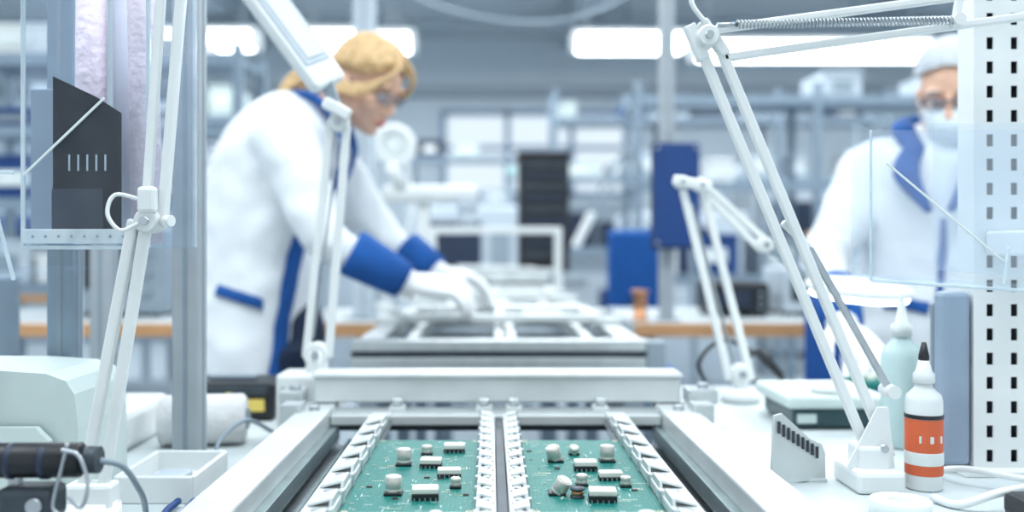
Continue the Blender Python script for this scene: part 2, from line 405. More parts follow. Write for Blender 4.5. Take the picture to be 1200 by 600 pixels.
# ------------------------------------------------------------------ conveyor modules behind
def module(ya,yb,z,xa=-0.285,xb=0.325,cross=(0.3,0.6)):
    o=B('transfer_conveyor')
    for x in (xa,xb-0.05): 
        o.b2(x,x+0.05,ya,yb,z-0.06,z,ALUW,0.004)
        o.b2(x+0.005,x+0.045,ya+0.02,yb-0.02,z-0.25,z-0.06,LGREY,0.004)
    o.b2(xa-0.003,xb+0.003,ya-0.02,ya+0.03,z-0.020,z+0.004,ALU,0.003)
    o.b2(xa-0.003,xb+0.003,ya-0.014,ya+0.03,z-0.032,z-0.020,DSTEEL)
    o.b2(xa-0.003,xb+0.003,ya-0.02,ya+0.03,z-0.060,z-0.032,ALU,0.003)
    o.b2(xa-0.003,xb+0.003,ya-0.01,ya+0.03,z-0.090,z-0.062,DSTEEL,0.003)
    o.b2(xa,xb,yb-0.03,yb,z-0.06,z,ALUW,0.003)
    o.b2(xb-0.005,xb+0.035,ya-0.03,ya+0.03,z-0.07,z+0.002,GREYP,0.004)
    for f in cross:
        y=ya+(yb-ya)*f; o.b2(xa,xb,y-0.02,y+0.02,z+0.0,z+0.022,ALUW,0.003)
    for x in (xa+0.11,xb-0.13,(xa+xb)/2-0.012,(xa+xb)/2+0.014):
        o.b2(x,x+0.02,ya+0.03,yb-0.03,z-0.012,z+0.008,WHITE,0.002)
    n=int((yb-ya)/0.1)
    for i in range(n): 
        y=ya+0.07+i*0.1
        if y<yb-0.04: o.cyl((xa+0.05,y,z-0.045),(xb-0.05,y,z-0.045),0.018,GREYP,n=12)
    o.b2(xa+0.05,xb-0.05,ya+0.03,yb-0.03,z-0.11,z-0.10,DSTEEL)
    for x in (xa+0.025,xb-0.025):
        for y in (ya+0.05,yb-0.05): o.b2(x-0.02,x+0.02,y-0.02,y+0.02,0.03,z-0.25,PROF,0.003); o.cyl((x,y,0),(x,y,0.03),0.03,DSTEEL,n=12)
    o.done()
module(1.95,2.85,0.905,cross=(0.45,0.8))
module(2.98,4.1,0.915,xa=-0.25,xb=0.29,cross=(0.15,0.55,0.9))
module(4.25,6.2,0.96,xa=-0.22,xb=0.27,cross=(0.05,0.3,0.6,0.95))
def carrier(x,y,z,w,d):
    o=B('board_carrier_frame')
    for s in (-1,1):
        o.b2(x+s*w/2-0.014,x+s*w/2+0.014,y-d/2,y+d/2,z,z+0.018,WHITE,0.003)
        o.b2(x-w/2,x+w/2,y+s*d/2-0.014,y+s*d/2+0.014,z,z+0.018,ALUW,0.003)
    o.b2(x-0.01,x+0.01,y-d/2,y+d/2,z+0.002,z+0.014,ALUW,0.002)
    for s in (-1,1): o.b2(x+s*w/4-0.05,x+s*w/4+0.05,y-d/2+0.04,y+d/2-0.04,z+0.003,z+0.008,ALU,0.002)
    o.done()
carrier(0.02,2.32,0.928,0.44,0.30)
carrier(0.02,3.34,0.938,0.38,0.32)
carrier(0.03,4.6,0.983,0.36,0.4)
o=B('conveyor_gantry_frame')
for x in (-0.225,0.262): o.b2(x-0.014,x+0.014,3.63,3.67,0.916,1.16,WHITE,0.004)
o.b2(-0.239,0.276,3.63,3.67,1.153,1.18,WHITE,0.004); o.b2(-0.225,0.262,3.64,3.66,1.00,1.02,ALU,0.002); o.done()

# ------------------------------------------------------------------ benches
def bench(name,xa,xb,ya,yb,z,edge=WOOD,top=TABLE,shelf=True):
    o=B(name)
    o.b2(xa,xb,ya,yb,z-0.035,z,top,0.003)
    o.b2(xa,xb,ya-0.012,ya,z-0.045,z-0.002,edge,0.003)
    for x in (xa+0.05,xb-0.05):
        for y in (ya+0.05,yb-0.05):
            o.b2(x-0.022,x+0.022,y-0.022,y+0.022,0.02,z-0.035,PROF,0.003); o.cyl((x,y,0),(x,y,0.02),0.028,DSTEEL,n=12)
        o.b2(x-0.02,x+0.02,ya+0.05,yb-0.05,z-0.10,z-0.05,PROF)
    o.b2(xa+0.05,xb-0.05,yb-0.07,yb-0.03,z-0.10,z-0.04,PROF)
    if shelf: o.b2(xa+0.05,xb-0.05,ya+0.08,yb-0.05,0.28,0.30,LGREY)
    o.done()
TL=mat('pale_mat_top',(0.57,0.63,0.64),0.5,0,0.04)
bench('workbench',0.345,1.7,0.72,1.90,0.82,edge=LGREY,top=TL)
bench('workbench',-1.6,-0.335,0.72,1.88,0.80,edge=LGREY,top=TL)
bench('workbench',0.46,2.0,3.0,3.75,0.86)
bench('workbench',-1.9,-0.36,3.0,3.7,0.86)
bench('workbench',-3.4,-1.2,4.9,5.7,0.86)

# ------------------------------------------------------------------ lamps
def knuckle(o,p,r,w=0.03,m=WHITE):
    p=V(p); o.cyl(p-V((0,w/2,0)),p+V((0,w/2,0)),r,m,bev=0.002); o.cyl(p-V((0,w/2+0.006,0)),p+V((0,w/2+0.006,0)),r*0.35,STEEL,n=12)
def lamphead(o,a,b,w,th):
    a=V(a);b=V(b)
    x=(b-a).normalized(); n=(V((0,1,0)) if abs(x.y)<0.7 else V((1,0,0))); 
    dn=x.cross(n); dn=dn if dn.z<0 else -dn
    o.bar(a,b,w,th,WHITE,0.008,up=n)
    o.bar(a+x*0.03+dn*(th/2),b-x*0.02+dn*(th/2),w*0.78,0.006,LAMPS,0.002,up=n)
o=B('articulated_task_lamp')
o.cyl((-0.425,1.0,0.80),(-0.425,1.0,0.83),0.030,WHITE,bev=0.004); o.b2(-0.45,-0.40,0.985,1.015,0.82,0.85,WHITE,0.004)
o.bar((-0.414,1.0,0.835),(-0.366,1.0,1.13),0.012,0.012,WHITE,0.003)
o.bar((-0.436,1.0,0.835),(-0.380,1.0,1.13),0.012,0.012,WHITE,0.003)
o.bar((-0.368,1.0,1.12),(-0.345,1.0,1.46),0.012,0.010,WHITE,0.003)
o.bar((-0.350,1.0,1.12),(-0.322,1.0,1.46),0.012,0.011,WHITE,0.003)
knuckle(o,(-0.362,1.0,1.128),0.013,0.034); o.box((-0.360,0.985,1.150),(0.020,0.012,0.028),WHITE,0.004)
o.cyl((-0.345,0.99,1.128),(-0.335,0.985,1.128),0.006,WHITE)
knuckle(o,(-0.333,1.0,1.465),0.018)
o.bar((-0.328,1.0,1.465),(-0.42,1.0,1.50),0.014,0.014,WHITE)
lamphead(o,(-0.40,1.0,1.50),(-0.72,1.0,1.50),0.09,0.035)
o.sweep([(-0.366,0.985,1.15),(-0.392,0.98,1.155),(-0.398,0.975,1.135),(-0.385,0.975,1.118),(-0.368,0.98,1.125)],0.0022,WHITE,k=6,n=8)
o.done()
o=B('articulated_task_lamp')
o.b2(-0.345,-0.245,1.505,1.585,0.80,0.896,WHITE,0.006); o.cyl((-0.285,1.54,0.89),(-0.285,1.54,0.93),0.018,WHITE)
o.b2(-0.335,-0.30,1.495,1.51,0.83,0.88,ALU,0.003)
o.bar((-0.303,1.54,0.92),(-0.262,1.54,1.31),0.013,0.012,WHITE); o.bar((-0.266,1.54,0.92),(-0.236,1.54,1.30),0.013,0.013,WHITE)
o.bar((-0.292,1.545,0.95),(-0.25,1.545,1.28),0.004,0.004,STEEL)
knuckle(o,(-0.285,1.54,0.925),0.020); knuckle(o,(-0.248,1.54,1.305),0.016)
o.box((-0.25,1.525,1.325),(0.048,0.02,0.020),WHITE,0.004,(0,0.5,0))
o.bar((-0.247,1.54,1.31),(-0.272,1.54,1.38),0.016,0.02,GREYP)
a=V((-0.264,1.54,1.365)); b=V((-0.478,1.54,1.655))
x=(b-a).normalized(); nn=x.cross(V((0,1,0)))
tl=Quaternion(x,0.80)
pw=tl@nn; pw.normalize()
fn=x.cross(pw); fn=fn if fn.y<0 else -fn
o.bar(a,b,0.072,0.026,WHITE,0.009,up=pw)
o.bar(a+x*0.04+fn*0.013,b-x*0.03+fn*0.013,0.056,0.006,LGREY,0.002,up=pw)
o.bar(a+x*0.05+fn*0.0165,b-x*0.04+fn*0.0165,0.040,0.004,LAMPS,0.001,up=pw)
o.done()
# right large lamp
o=B('articulated_task_lamp')
Y=1.1
o.b2(0.415,0.470,1.06,1.14,0.82,0.845,WHITE,0.005); o.b2(0.425,0.462,1.08,1.12,0.84,0.87,WHITE,0.004)
o.poly([(0.412,Y-0.012,0.845),(0.468,Y-0.012,0.845),(0.460,Y-0.012,0.915),(0.448,Y-0.012,0.915)],0.004,WHITE,(0,1,0))
o.bar((0.245,Y,1.335),(0.440,Y,0.865),0.012,0.011,WHITE); o.bar((0.268,Y,1.335),(0.468,Y,0.855),0.012,0.011,WHITE)
o.bar((0.232,Y,1.36),(0.25,Y,1.32),0.016,0.014,WHITE)
o.bar((0.378,Y+0.015,1.10),(0.474,Y+0.015,0.93),0.008,0.008,STEEL); o.cyl((0.474,Y,0.93),(0.474,Y+0.03,0.93),0.008,WHITE)
o.bar((0.378,Y+0.015,1.10),(0.345,Y+0.01,1.13),0.008,0.008,WHITE)
knuckle(o,(0.252,Y,1.345),0.013,0.036); knuckle(o,(0.454,Y,0.868),0.013)
o.bar((0.247,Y,1.365),(0.275,Y,1.325),0.018,0.012,WHITE)
o.bar((0.262,Y,1.355),(0.78,Y,1.425),0.012,0.009,WHITE); o.bar((0.272,Y,1.322),(0.78,Y,1.392),0.012,0.009,WHITE)
o.spring((0.285,Y-0.014,1.358),(0.54,Y-0.014,1.363),0.0045,0.0011,60,STEEL)
o.cyl((0.54,Y-0.022,1.363),(0.54,Y,1.363),0.007,WHITE); o.cyl((0.262,Y-0.014,1.357),(0.286,Y-0.014,1.358),0.003,STEEL)
o.bar((0.54,Y-0.01,1.363),(0.545,Y-0.01,1.395),0.005,0.010,WHITE)
o.sweep([(0.25,Y-0.01,1.36),(0.232,Y-0.01,1.39),(0.24,Y,1.45),(0.33,Y,1.50),(0.5,Y,1.46),(0.62,Y,1.415)],0.003,WHITE,k=6,n=8)
knuckle(o,(0.785,Y,1.408),0.024); lamphead(o,(0.78,Y,1.37),(1.12,Y,1.34),0.10,0.035)
o.done()
# right small lamp
o=B('articulated_task_lamp')
Y=1.7
o.cyl((0.452,Y,0.82),(0.452,Y,0.845),0.035,WHITE,bev=0.004); o.cyl((0.452,Y,0.84),(0.452,Y,0.87),0.014,WHITE)
o.bar((0.348,Y,1.205),(0.432,Y,0.86),0.014,0.013,WHITE); o.bar((0.384,Y,1.205),(0.472,Y,0.86),0.014,0.013,WHITE)
o.bar((0.366,Y+0.01,1.18),(0.446,Y+0.01,0.88),0.005,0.005,STEEL)
o.box((0.362,Y-0.012,1.215),(0.07,0.014,0.020),WHITE,0.005,(0,0.2,0)); knuckle(o,(0.345,Y,1.218),0.012); knuckle(o,(0.38,Y,1.212),0.012); knuckle(o,(0.452,Y,0.872),0.018)
o.bar((0.375,Y,1.225),(0.495,Y,1.115),0.012,0.012,WHITE); o.bar((0.385,Y,1.200),(0.49,Y,1.095),0.012,0.012,WHITE)
knuckle(o,(0.495,Y,1.105),0.014); o.bar((0.495,Y,1.105),(0.57,Y,1.05),0.012,0.012,GREYP)
o.lathe((0.65,1.66,1.020),[(0.085,0),(0.092,0.006),(0.092,0.013),(0.07,0.020),(0.02,0.024),(0.001,0.024)],WHITE,36,(0.05,-0.12,1))
o.lathe((0.65,1.66,1.013),[(0.082,0),(0.084,0.008),(0.001,0.008)],LAMP,36,(0.05,-0.12,1))
o.done()

# ------------------------------------------------------------------ posts
def post(name,x,y,w,z0,z1,m=PROF):
    o=B(name); 
    o.b2(x-w/2,x+w/2,y-w/2,y+w/2,z0,z1,m,0.003)
    for s in (-1,1):
        o.b2(x-0.003,x+0.003,y+s*w/2-0.0008,y+s*w/2+0.0008,z0,z1,GREYP)
        o.b2(x+s*w/2-0.0008,x+s*w/2+0.0008,y-0.003,y+0.003,z0,z1,GREYP)
    o.b2(x-w*0.9,x+w*0.9,y-w*0.9,y+w*0.9,z0,z0+0.006,GREYP,0.002)
    o.b2(x-w/2-0.002,x+w/2+0.002,y-w/2-0.002,y+w/2+0.002,z1,z1+0.006,GREYP)
    o.done()
PL=mat('light_profile',(0.40,0.44,0.47),0.45,0.3,0.05)
post('aluminium_profile_post',-0.417,1.3,0.038,0.80,2.1,PL)
post('aluminium_profile_post',-0.56,1.235,0.034,0.80,1.9,PROF)
post('aluminium_profile_post',-0.72,1.75,0.04,0.80,2.0,PL)
post('aluminium_profile_post',-0.80,1.80,0.028,0.80,2.0,WHITE)
post('aluminium_profile_post',0.580,3.1,0.045,0.86,3.9,PL)
post('aluminium_profile_post',-0.43,3.2,0.07,0.86,2.4,LGREY)
# perforated column
o=B('perforated_steel_column')
xa,xb,ya,z0,z1=0.597,0.682,1.16,0.82,1.95
o.b2(xa+0.002,xb-0.002,ya+0.022,ya+0.026,z0,z1,DSTEEL)
for x in (xa,xb-0.003): o.b2(x,x+0.003,ya+0.002,ya+0.04,z0,z1,WHITE)
cols=[(xa+0.020,0.008),(xa+0.050,0.008),(xa+0.074,0.006)]
edges=[xa]
for cx,w in cols: edges+=[cx-w/2,cx+w/2]
edges.append(xb)
for i in range(0,len(edges),2): o.b2(edges[i],edges[i+1],ya,ya+0.002,z0,z1,WHITE)
for cx,w in cols:
    z=z0
    while z<z1: o.b2(cx-w/2,cx+w/2,ya,ya+0.002,z,z+0.015,WHITE); z+=0.030
o.b2(xa-0.02,xb+0.02,ya-0.02,ya+0.06,z0,z0+0.008,WHITE,0.002)
o.b2(0.560,0.594,ya+0.0,ya+0.03,0.83,1.045,mat('blue_grey_panel',(0.28,0.36,0.46),0.5),0.006)
o.b2(0.56,0.60,ya+0.03,ya+0.04,0.82,1.03,GREYP,0.004)
o.done()

# ------------------------------------------------------------------ acrylic holders
o=B('acrylic_document_holder')
xa,xb,ya,yb,za,zb=-0.508,-0.372,1.02,1.18,1.10,1.42
def pane(o,p,th,n): o.poly(p,th,ACR,n)
pane(o,[(xa,ya,za),(xb,ya,za),(xb,ya,zb),(xa,ya,zb)],0.003,(0,1,0))
pane(o,[(xa,yb,za),(xb,yb,za),(xb,yb,zb),(xa,yb,zb)],0.003,(0,1,0))
pane(o,[(xa,ya,za),(xa,yb,za),(xa,yb,zb),(xa,ya,zb)],0.003,(1,0,0))
pane(o,[(xb,ya,za),(xb,yb,za),(xb,yb,zb),(xb,ya,zb)],0.003,(1,0,0))
pane(o,[(xa,ya,za),(xb,ya,za),(xb,yb,za),(xa,yb,za)],0.004,(0,0,1))
for a,b in (((xa,ya,za),(xb,ya,za)),((xa,ya,za),(xa,ya,zb)),((xb,ya,za),(xb,ya,zb)),((xa,ya,za),(xa,yb,za)),((xb,yb,za),(xb,yb,zb))): o.bar(a,b,0.0045,0.0045,ACRE,0.001)
o.bar((xa,ya-0.002,za+0.012),(xb,ya-0.002,za+0.012),0.003,0.016,ACRE,0.001)
o.bar((xa+0.002,ya-0.004,1.178),(xa+0.09,ya-0.004,1.262),0.002,0.003,SILK,0.001)
for i in range(9): o.cyl((xa+0.012+i*0.014,ya-0.004,za+0.012),(xa+0.012+i*0.014,ya-0.001,za+0.012),0.0015,GREYP,n=8)
pane(o,[(-0.60,1.0,1.075),(xa,1.0,1.075),(xa-0.02,1.0,1.18),(-0.60,1.0,1.18)],0.003,(0,1,0))
pane(o,[(-0.60,1.0,1.065),(xa,1.0,1.065),(xa,1.18,1.075),(-0.60,1.18,1.075)],0.003,(0,0,1))
o.bar((-0.60,1.0,1.18),(xa,1.0,1.18),0.004,0.004,ACRE,0.001); o.bar((xa,1.0,1.065),(xa-0.03,1.0,1.18),0.004,0.004,ACRE,0.001)
o.b2(-0.58,-0.52,1.182,1.215,1.12,1.30,PROF,0.002)
o.done()
o=B('pink_foam_rolls')
o.sweep([(-0.482,1.13,1.104),(-0.481,1.13,1.25),(-0.480,1.13,1.44)],0.018,PINK,n=18)
o.sweep([(-0.393,1.075,1.104),(-0.396,1.075,1.25),(-0.399,1.075,1.40)],0.017,PINK,n=18)
o.sweep([(-0.440,1.14,1.104),(-0.439,1.14,1.25),(-0.438,1.14,1.43)],0.018,mat('foam_grey',(0.50,0.50,0.58),0.6),n=18)
for p in ((-0.480,1.13,1.44),(-0.399,1.075,1.40)): o.cyl(p,(p[0],p[1],p[2]+0.001),0.008,GREYP)
o.done()
o=B('black_antistatic_folder')
o.poly([(-0.486,1.045,1.105),(-0.412,1.045,1.105),(-0.412,1.045,1.250),(-0.440,1.045,1.268),(-0.486,1.045,1.290)],0.006,mat('dark_folder',(0.006,0.009,0.016),0.95,spec=0.05),(0,1,0))
for i in range(5): o.b2(-0.468+i*0.010,-0.4665+i*0.010,1.040,1.042,1.185,1.203,LGREY)
o.poly([(-0.486,1.040,1.107),(-0.43,1.040,1.107),(-0.43,1.040,1.165),(-0.486,1.040,1.165)],0.002,mat('folder_sheet',(0.04,0.05,0.07),0.9,spec=0.1),(0,1,0))
o.done()
o=B('acrylic_document_holder')
ACR2=clearmat('clear_acrylic_frosty',(0.96,0.98,1.0),0.09)
o.poly([(0.405,1.0,1.065),(0.70,1.0,1.045),(0.70,1.0,1.225),(0.405,1.0,1.225)],0.003,ACR2,(0,1,0))
o.poly([(0.405,1.0,1.065),(0.70,1.0,1.045),(0.70,1.05,1.050),(0.405,1.05,1.070)],0.003,ACR2,(0,0,1))
o.poly([(0.50,1.06,1.075),(0.70,1.06,1.055),(0.70,1.06,1.24),(0.50,1.06,1.24)],0.003,ACR2,(0,1,0))
o.poly([(0.405,1.0,1.065),(0.405,1.05,1.070),(0.405,1.05,1.24),(0.405,1.0,1.225)],0.003,ACR2,(1,0,0))
o.bar((0.405,1.0,1.065),(0.70,1.0,1.045),0.004,0.004,ACRE); o.bar((0.405,1.0,1.065),(0.405,1.0,1.225),0.003,0.003,ACRE)
o.bar((0.42,0.997,1.19),(0.545,0.997,1.085),0.002,0.0025,SILK); o.bar((0.545,0.997,1.06),(0.55,0.997,1.10),0.004,0.003,ACRE)
o.b2(0.61,0.66,1.062,1.158,1.09,1.12,WHITE,0.003)
o.done()

# ------------------------------------------------------------------ right bench things
o=B('glue_bottle')
x,y=0.503,1.09
o.lathe((x,y,0.82),[(0.018,0),(0.0205,0.003),(0.0205,0.102),(0.019,0.109),(0.010,0.118),(0.009,0.124)],WHITE)
o.lathe((x,y,0.82),[(0.0208,0.018),(0.0209,0.0185),(0.0209,0.082),(0.0208,0.0825)],ORANGE)
o.lathe((x,y,0.82),[(0.0211,0.030),(0.0212,0.0305),(0.0212,0.044),(0.0211,0.0445)],SILK)
for i in range(5): o.box((x-0.011+i*0.0055,y-0.0205+abs(i-2)*0.0016,0.880),(0.004,0.001,0.008),SILK)
o.lathe((x,y,0.82),[(0.0213,0.083),(0.0214,0.0835),(0.0214,0.087),(0.0213,0.0875)],BLACK)
o.lathe((x,y,0.943),[(0.012,0),(0.012,0.010),(0.009,0.014),(0.0055,0.028)],WHITE,20); 
o.lathe((x,y,0.968),[(0.006,0),(0.006,0.006),(0.0025,0.022)],BLACK,16)
o.done()
o=B('dispenser_bottle')
x,y=0.578,1.32
CL=mat('aqua_bottle_plastic',(0.54,0.69,0.69),0.25)
o.lathe((x,y,0.82),[(0.024,0),(0.028,0.004),(0.028,0.125),(0.024,0.14),(0.012,0.152),(0.012,0.16)],CL)
o.lathe((x,y,0.975),[(0.014,0),(0.014,0.016),(0.008,0.02),(0.003,0.058),(0.002,0.06)],SILK,20)
o.done()
o=B('plastic_parts_box')
o.b2(0.465,0.605,1.44,1.60,0.822,0.855,mat('smoke_bin',(0.03,0.07,0.085),0.3),0.008); o.b2(0.452,0.612,1.43,1.61,0.853,0.873,MINT,0.006)
o.lathe((0.532,1.475,0.873),[(0.026,0),(0.029,0.002),(0.029,0.009),(0.022,0.013),(0.001,0.013)],WHITE,28)
o.b2(0.47,0.50,1.437,1.442,0.83,0.845,MINT,0.002); o.done()
o=B('slotted_sheet_bracket')
pts=[(0.328,1.10,0.822),(0.402,1.13,0.822),(0.402,1.13,0.852),(0.397,1.128,0.864),(0.380,1.12,0.872),(0.342,1.104,0.905),(0.331,1.10,0.903)]
o.poly(pts,0.003,ALUW,(0.37,-1,0))
dx=V((0.074,0.03,0)).normalized()
for i in range(9):
    p=V((0.338,1.102,0.889))+dx*(i*0.0070); 
    o.box(p+V((0,-0.0026,-0.0042*i)),(0.0026,0.002,0.014),DSTEEL,0,Matrix.Rotation(math.atan2(0.03,0.074),3,'Z'))
o.b2(0.346,0.402,1.12,1.16,0.820,0.824,ALUW,0.001); o.done()
o=B('white_cable_bundle')
o.sweep([(0.485,1.03,0.826),(0.50,1.0,0.826),(0.54,0.99,0.842),(0.60,1.02,0.838),(0.70,1.02,0.826),(0.9,1.1,0.826)],0.0045,WHITE,k=6,n=8)
o.sweep([(0.54,1.15,0.826),(0.56,1.1,0.84),(0.62,1.06,0.836),(0.72,1.08,0.828),(0.9,1.2,0.826)],0.004,WHITE,k=6,n=8)
o.done()
o=B('tape_roll')
o.lathe((0.43,0.985,0.82),[(0.012,0),(0.03,0),(0.031,0.001),(0.031,0.015),(0.03,0.016),(0.013,0.016),(0.012,0.015),(0.012,0.001)],SILK,28); o.done()
o=B('soldering_station')
o.b2(0.535,0.70,0.93,0.985,0.82,0.846,BLACK,0.008); o.b2(0.545,0.69,0.925,0.932,0.826,0.840,DSTEEL,0.002); o.cyl((0.67,0.92,0.833),(0.67,0.93,0.833),0.007,GREYP); o.done()
for (x,y,m) in ((0.80,1.55,MINT),(0.96,1.50,LGREY)):
    o=B('storage_bin')
    o.b2(x-0.06,x+0.06,y-0.07,y+0.07,0.82,0.825,m); 
    for s in (-1,1): o.b2(x+s*0.06-0.003,x+s*0.06+0.003,y-0.07,y+0.07,0.82,0.89,m,0.002); o.b2(x-0.06,x+0.06,y+s*0.07-0.003,y+s*0.07+0.003,0.82,0.87 if s<0 else 0.89,m,0.002)
    o.done()
o=B('black_cable')
o.sweep([(0.52,1.80,0.83),(0.49,1.81,0.87),(0.52,1.82,0.90),(0.56,1.82,0.86),(0.60,1.86,0.83),(0.8,1.87,0.826)],0.005,BLACK,k=6,n=8); 
o.sweep([(0.42,1.80,0.826),(0.40,1.8,0.88),(0.45,1.82,0.92),(0.52,1.83,0.89),(0.58,1.82,0.827)],0.004,BLACK,k=6,n=8); o.done()

# ------------------------------------------------------------------ left bench things
o=B('desktop_feeder_machine')
yc=1.125
o.poly([(-0.78,yc,0.80),(-0.462,yc,0.80),(-0.464,yc,0.90),(-0.468,yc,0.935),(-0.478,yc,0.950),(-0.50,yc,0.958),(-0.56,yc,0.962),(-0.78,yc,0.962)],0.14,MINT,(0,1,0))
o.b2(-0.70,-0.572,1.028,1.052,0.905,0.970,NAVY,0.003)
o.poly([(-0.76,1.045,0.83),(-0.485,1.045,0.83),(-0.49,1.045,0.885),(-0.505,1.045,0.900),(-0.76,1.045,0.900)],0.010,MINT,(0,1,0))
o.done()
o=B('hot_air_hand_tool')
o.cyl((-0.66,0.84,0.908),(-0.365,0.84,0.910),0.0155,BLACK,bev=0.002); o.cyl((-0.365,0.84,0.910),(-0.35,0.84,0.910),0.012,DSTEEL)
for x in (-0.46,-0.43,-0.40): o.cyl((x,0.84,0.909),(x+0.006,0.84,0.909),0.0162,NAVY)
o.sweep([(-0.375,0.82,0.923),(-0.36,0.82,0.918),(-0.352,0.82,0.893),(-0.358,0.82,0.873),(-0.37,0.82,0.883)],0.0018,STEEL,k=6,n=8)
o.sweep([(-0.372,0.825,0.928),(-0.378,0.825,0.903),(-0.385,0.825,0.873),(-0.378,0.825,0.864)],0.0018,STEEL,k=6,n=8)
o.sweep([(-0.355,0.84,0.910),(-0.338,0.86,0.90),(-0.338,0.90,0.87),(-0.35,0.95,0.84),(-0.355,0.97,0.806)],0.003,GREYP,k=6,n=8)
o.b2(-0.47,-0.36,0.80,0.88,0.80,0.815,DSTEEL,0.003); o.b2(-0.43,-0.42,0.835,0.845,0.81,0.90,STEEL,0.001); o.box((-0.41,0.84,0.873),(0.05,0.035,0.03),DSTEEL,0.006); o.cyl((-0.40,0.82,0.873),(-0.40,0.825,0.873),0.007,STEEL)
o.done()
o=B('battery_case')
o.b2(-0.53,-0.375,1.62,1.74,0.80,0.865,BLACK,0.006); o.b2(-0.52,-0.385,1.616,1.622,0.845,0.860,DSTEEL,0.002)
o.b2(-0.455,-0.445,1.612,1.62,0.825,0.85,YELL); o.b2(-0.425,-0.39,1.612,1.62,0.818,0.838,YELL); o.b2(-0.50,-0.42,1.67,1.70,0.865,0.872,GREYP,0.002); o.done()
o=B('paper_towel_roll')
o.cyl((-0.50,1.42,0.838),(-0.375,1.44,0.838),0.038,mat('paper',(0.70,0.71,0.71),0.9,0,0.03,30,0.3,60),bev=0.004); o.cyl((-0.374,1.44,0.838),(-0.372,1.44,0.838),0.016,GREYP); o.done()
o=B('white_equipment_case')
o.b2(-0.66,-0.53,1.36,1.56,0.80,0.86,WHITE,0.012); o.b2(-0.64,-0.55,1.355,1.362,0.815,0.845,LGREY,0.003); o.b2(-0.62,-0.57,1.45,1.47,0.86,0.872,GREYP,0.003); o.done()
o=B('grey_side_cabinet')
o.b2(-1.10,-0.85,1.45,1.70,0.80,1.05,PROF,0.006); o.b2(-1.09,-0.86,1.444,1.45,0.93,1.04,LGREY,0.003); o.b2(-1.09,-0.86,1.444,1.45,0.81,0.92,LGREY,0.003); 
for z in (0.985,0.865): o.b2(-1.01,-0.94,1.43,1.445,z-0.005,z+0.005,STEEL,0.002)
o.done()
o=B('white_parts_tray')
o.b2(-0.44,-0.35,1.10,1.24,0.80,0.806,WHITE,0.002)
for xx in (-0.44,-0.35): o.b2(xx-0.003,xx+0.003,1.10,1.24,0.80,0.832,WHITE,0.002)
for yy in (1.10,1.24): o.b2(-0.44,-0.35,yy-0.003,yy+0.003,0.80,0.832,WHITE,0.002)
o.b2(-0.42,-0.38,1.14,1.20,0.806,0.818,LGREY,0.003)
o.done()
o=B('grey_power_cable')
o.sweep([(-0.36,1.27,0.806),(-0.375,1.29,0.83),(-0.355,1.36,0.85),(-0.345,1.48,0.81)],0.003,GREYP,k=6,n=7); o.done()
o=B('cutting_pliers')
for s in (-1,1): o.sweep([(-0.345+s*0.004,1.00,0.806),(-0.35+s*0.010,1.04,0.807),(-0.352+s*0.009,1.085,0.807)],0.004,BLUE,k=5,n=8)
o.sweep([(-0.345,1.01,0.806),(-0.342,0.97,0.806),(-0.341,0.95,0.805)],[0.006,0.005,0.002],STEEL,n=8); o.done()

# ------------------------------------------------------------------ background furniture
def rack(xa,xb,y,d,levels,htop,m=PROF,seed=1,fill=0.6,pal=None):
    rnd=random.Random(seed); q=B('stocked_storage_rack')
    nx=max(1,round((xb-xa)/1.0))
    for i in range(nx+1):
        x=xa+(xb-xa)*i/nx
        for yy in (y,y+d): q.b2(x-0.02,x+0.02,yy-0.02,yy+0.02,0,htop,m,0.003)
    pal=pal or [LGREY,WHITE,GREYP,BLUE,MINT,NAVY,LGREY,WHITE]
    for z in levels:
        q.b2(xa,xb,y,y+d,z-0.02,z,m); q.b2(xa,xb,y-0.022,y-0.012,z-0.045,z+0.005,m)
        x=xa+0.05
        while x<xb-0.3:
            w=rnd.uniform(0.12,0.34); h=rnd.uniform(0.08,0.24)
            if rnd.random()<fill:
                mm=rnd.choice(pal); q.b2(x,x+w,y+0.03,y+d-0.05,z,z+h,mm,0.01); q.b2(x+w*0.25,x+w*0.75,y+0.022,y+0.03,z+h*0.3,z+h*0.65,rnd.choice([SILK,GREYP,WHITE]))
                q.b2(x-0.004,x+w+0.004,y+0.02,y+0.04,z+h-0.02,z+h-0.005,mm)
            x+=w+rnd.uniform(0.02,0.12)
    q.done()
rack(0.80,2.75,5.1,0.45,(0.95,1.45,1.92),2.0,PROF,3,0.5)
rack(0.55,3.4,8.0,0.5,(0.5,1.1,1.7,2.2),2.45,PROF,5,0.6,[LGREY,WHITE,NAVY,BLUE,MINT,LGREY])
rack(-0.75,0.35,8.8,0.5,(0.5,1.0,1.5,1.95),2.0,PROF,8,0.75)
rack(-3.2,-1.5,6.4,0.5,(0.5,1.0,1.5,2.0),2.1,PROF,9,0.8)
rack(-2.2,-1.05,3.9,0.4,(0.95,1.3,1.6,1.9),1.95,PROF,12,0.85,[BLUE,LGREY,WHITE,LGREY,NAVY,WHITE])
rack(3.4,5.5,6.5,0.5,(0.5,1.0,1.5,2.0),2.1,LGREY,21,0.8)
o=B('board_magazine_tower')
o.b2(0.15,0.42,4.98,5.3,0.985,1.60,BLACK,0.02)
for i in range(9): o.b2(0.17,0.40,4.968,4.985,1.05+i*0.06,1.075+i*0.06,NAVY if i%2 else DSTEEL,0.003)
o.b2(0.14,0.43,4.96,5.32,1.58,1.61,BLACK,0.01)
for x in (0.17,0.40): o.cyl((x,5.0,0.969),(x,5.0,0.99),0.02,BLACK,n=12)
o.done()
o=B('blue_notice_panel')
o.b2(0.525,0.672,3.01,3.035,1.10,1.435,BLUE,0.006); o.b2(0.52,0.677,3.036,3.05,1.095,1.44,NAVY,0.004)
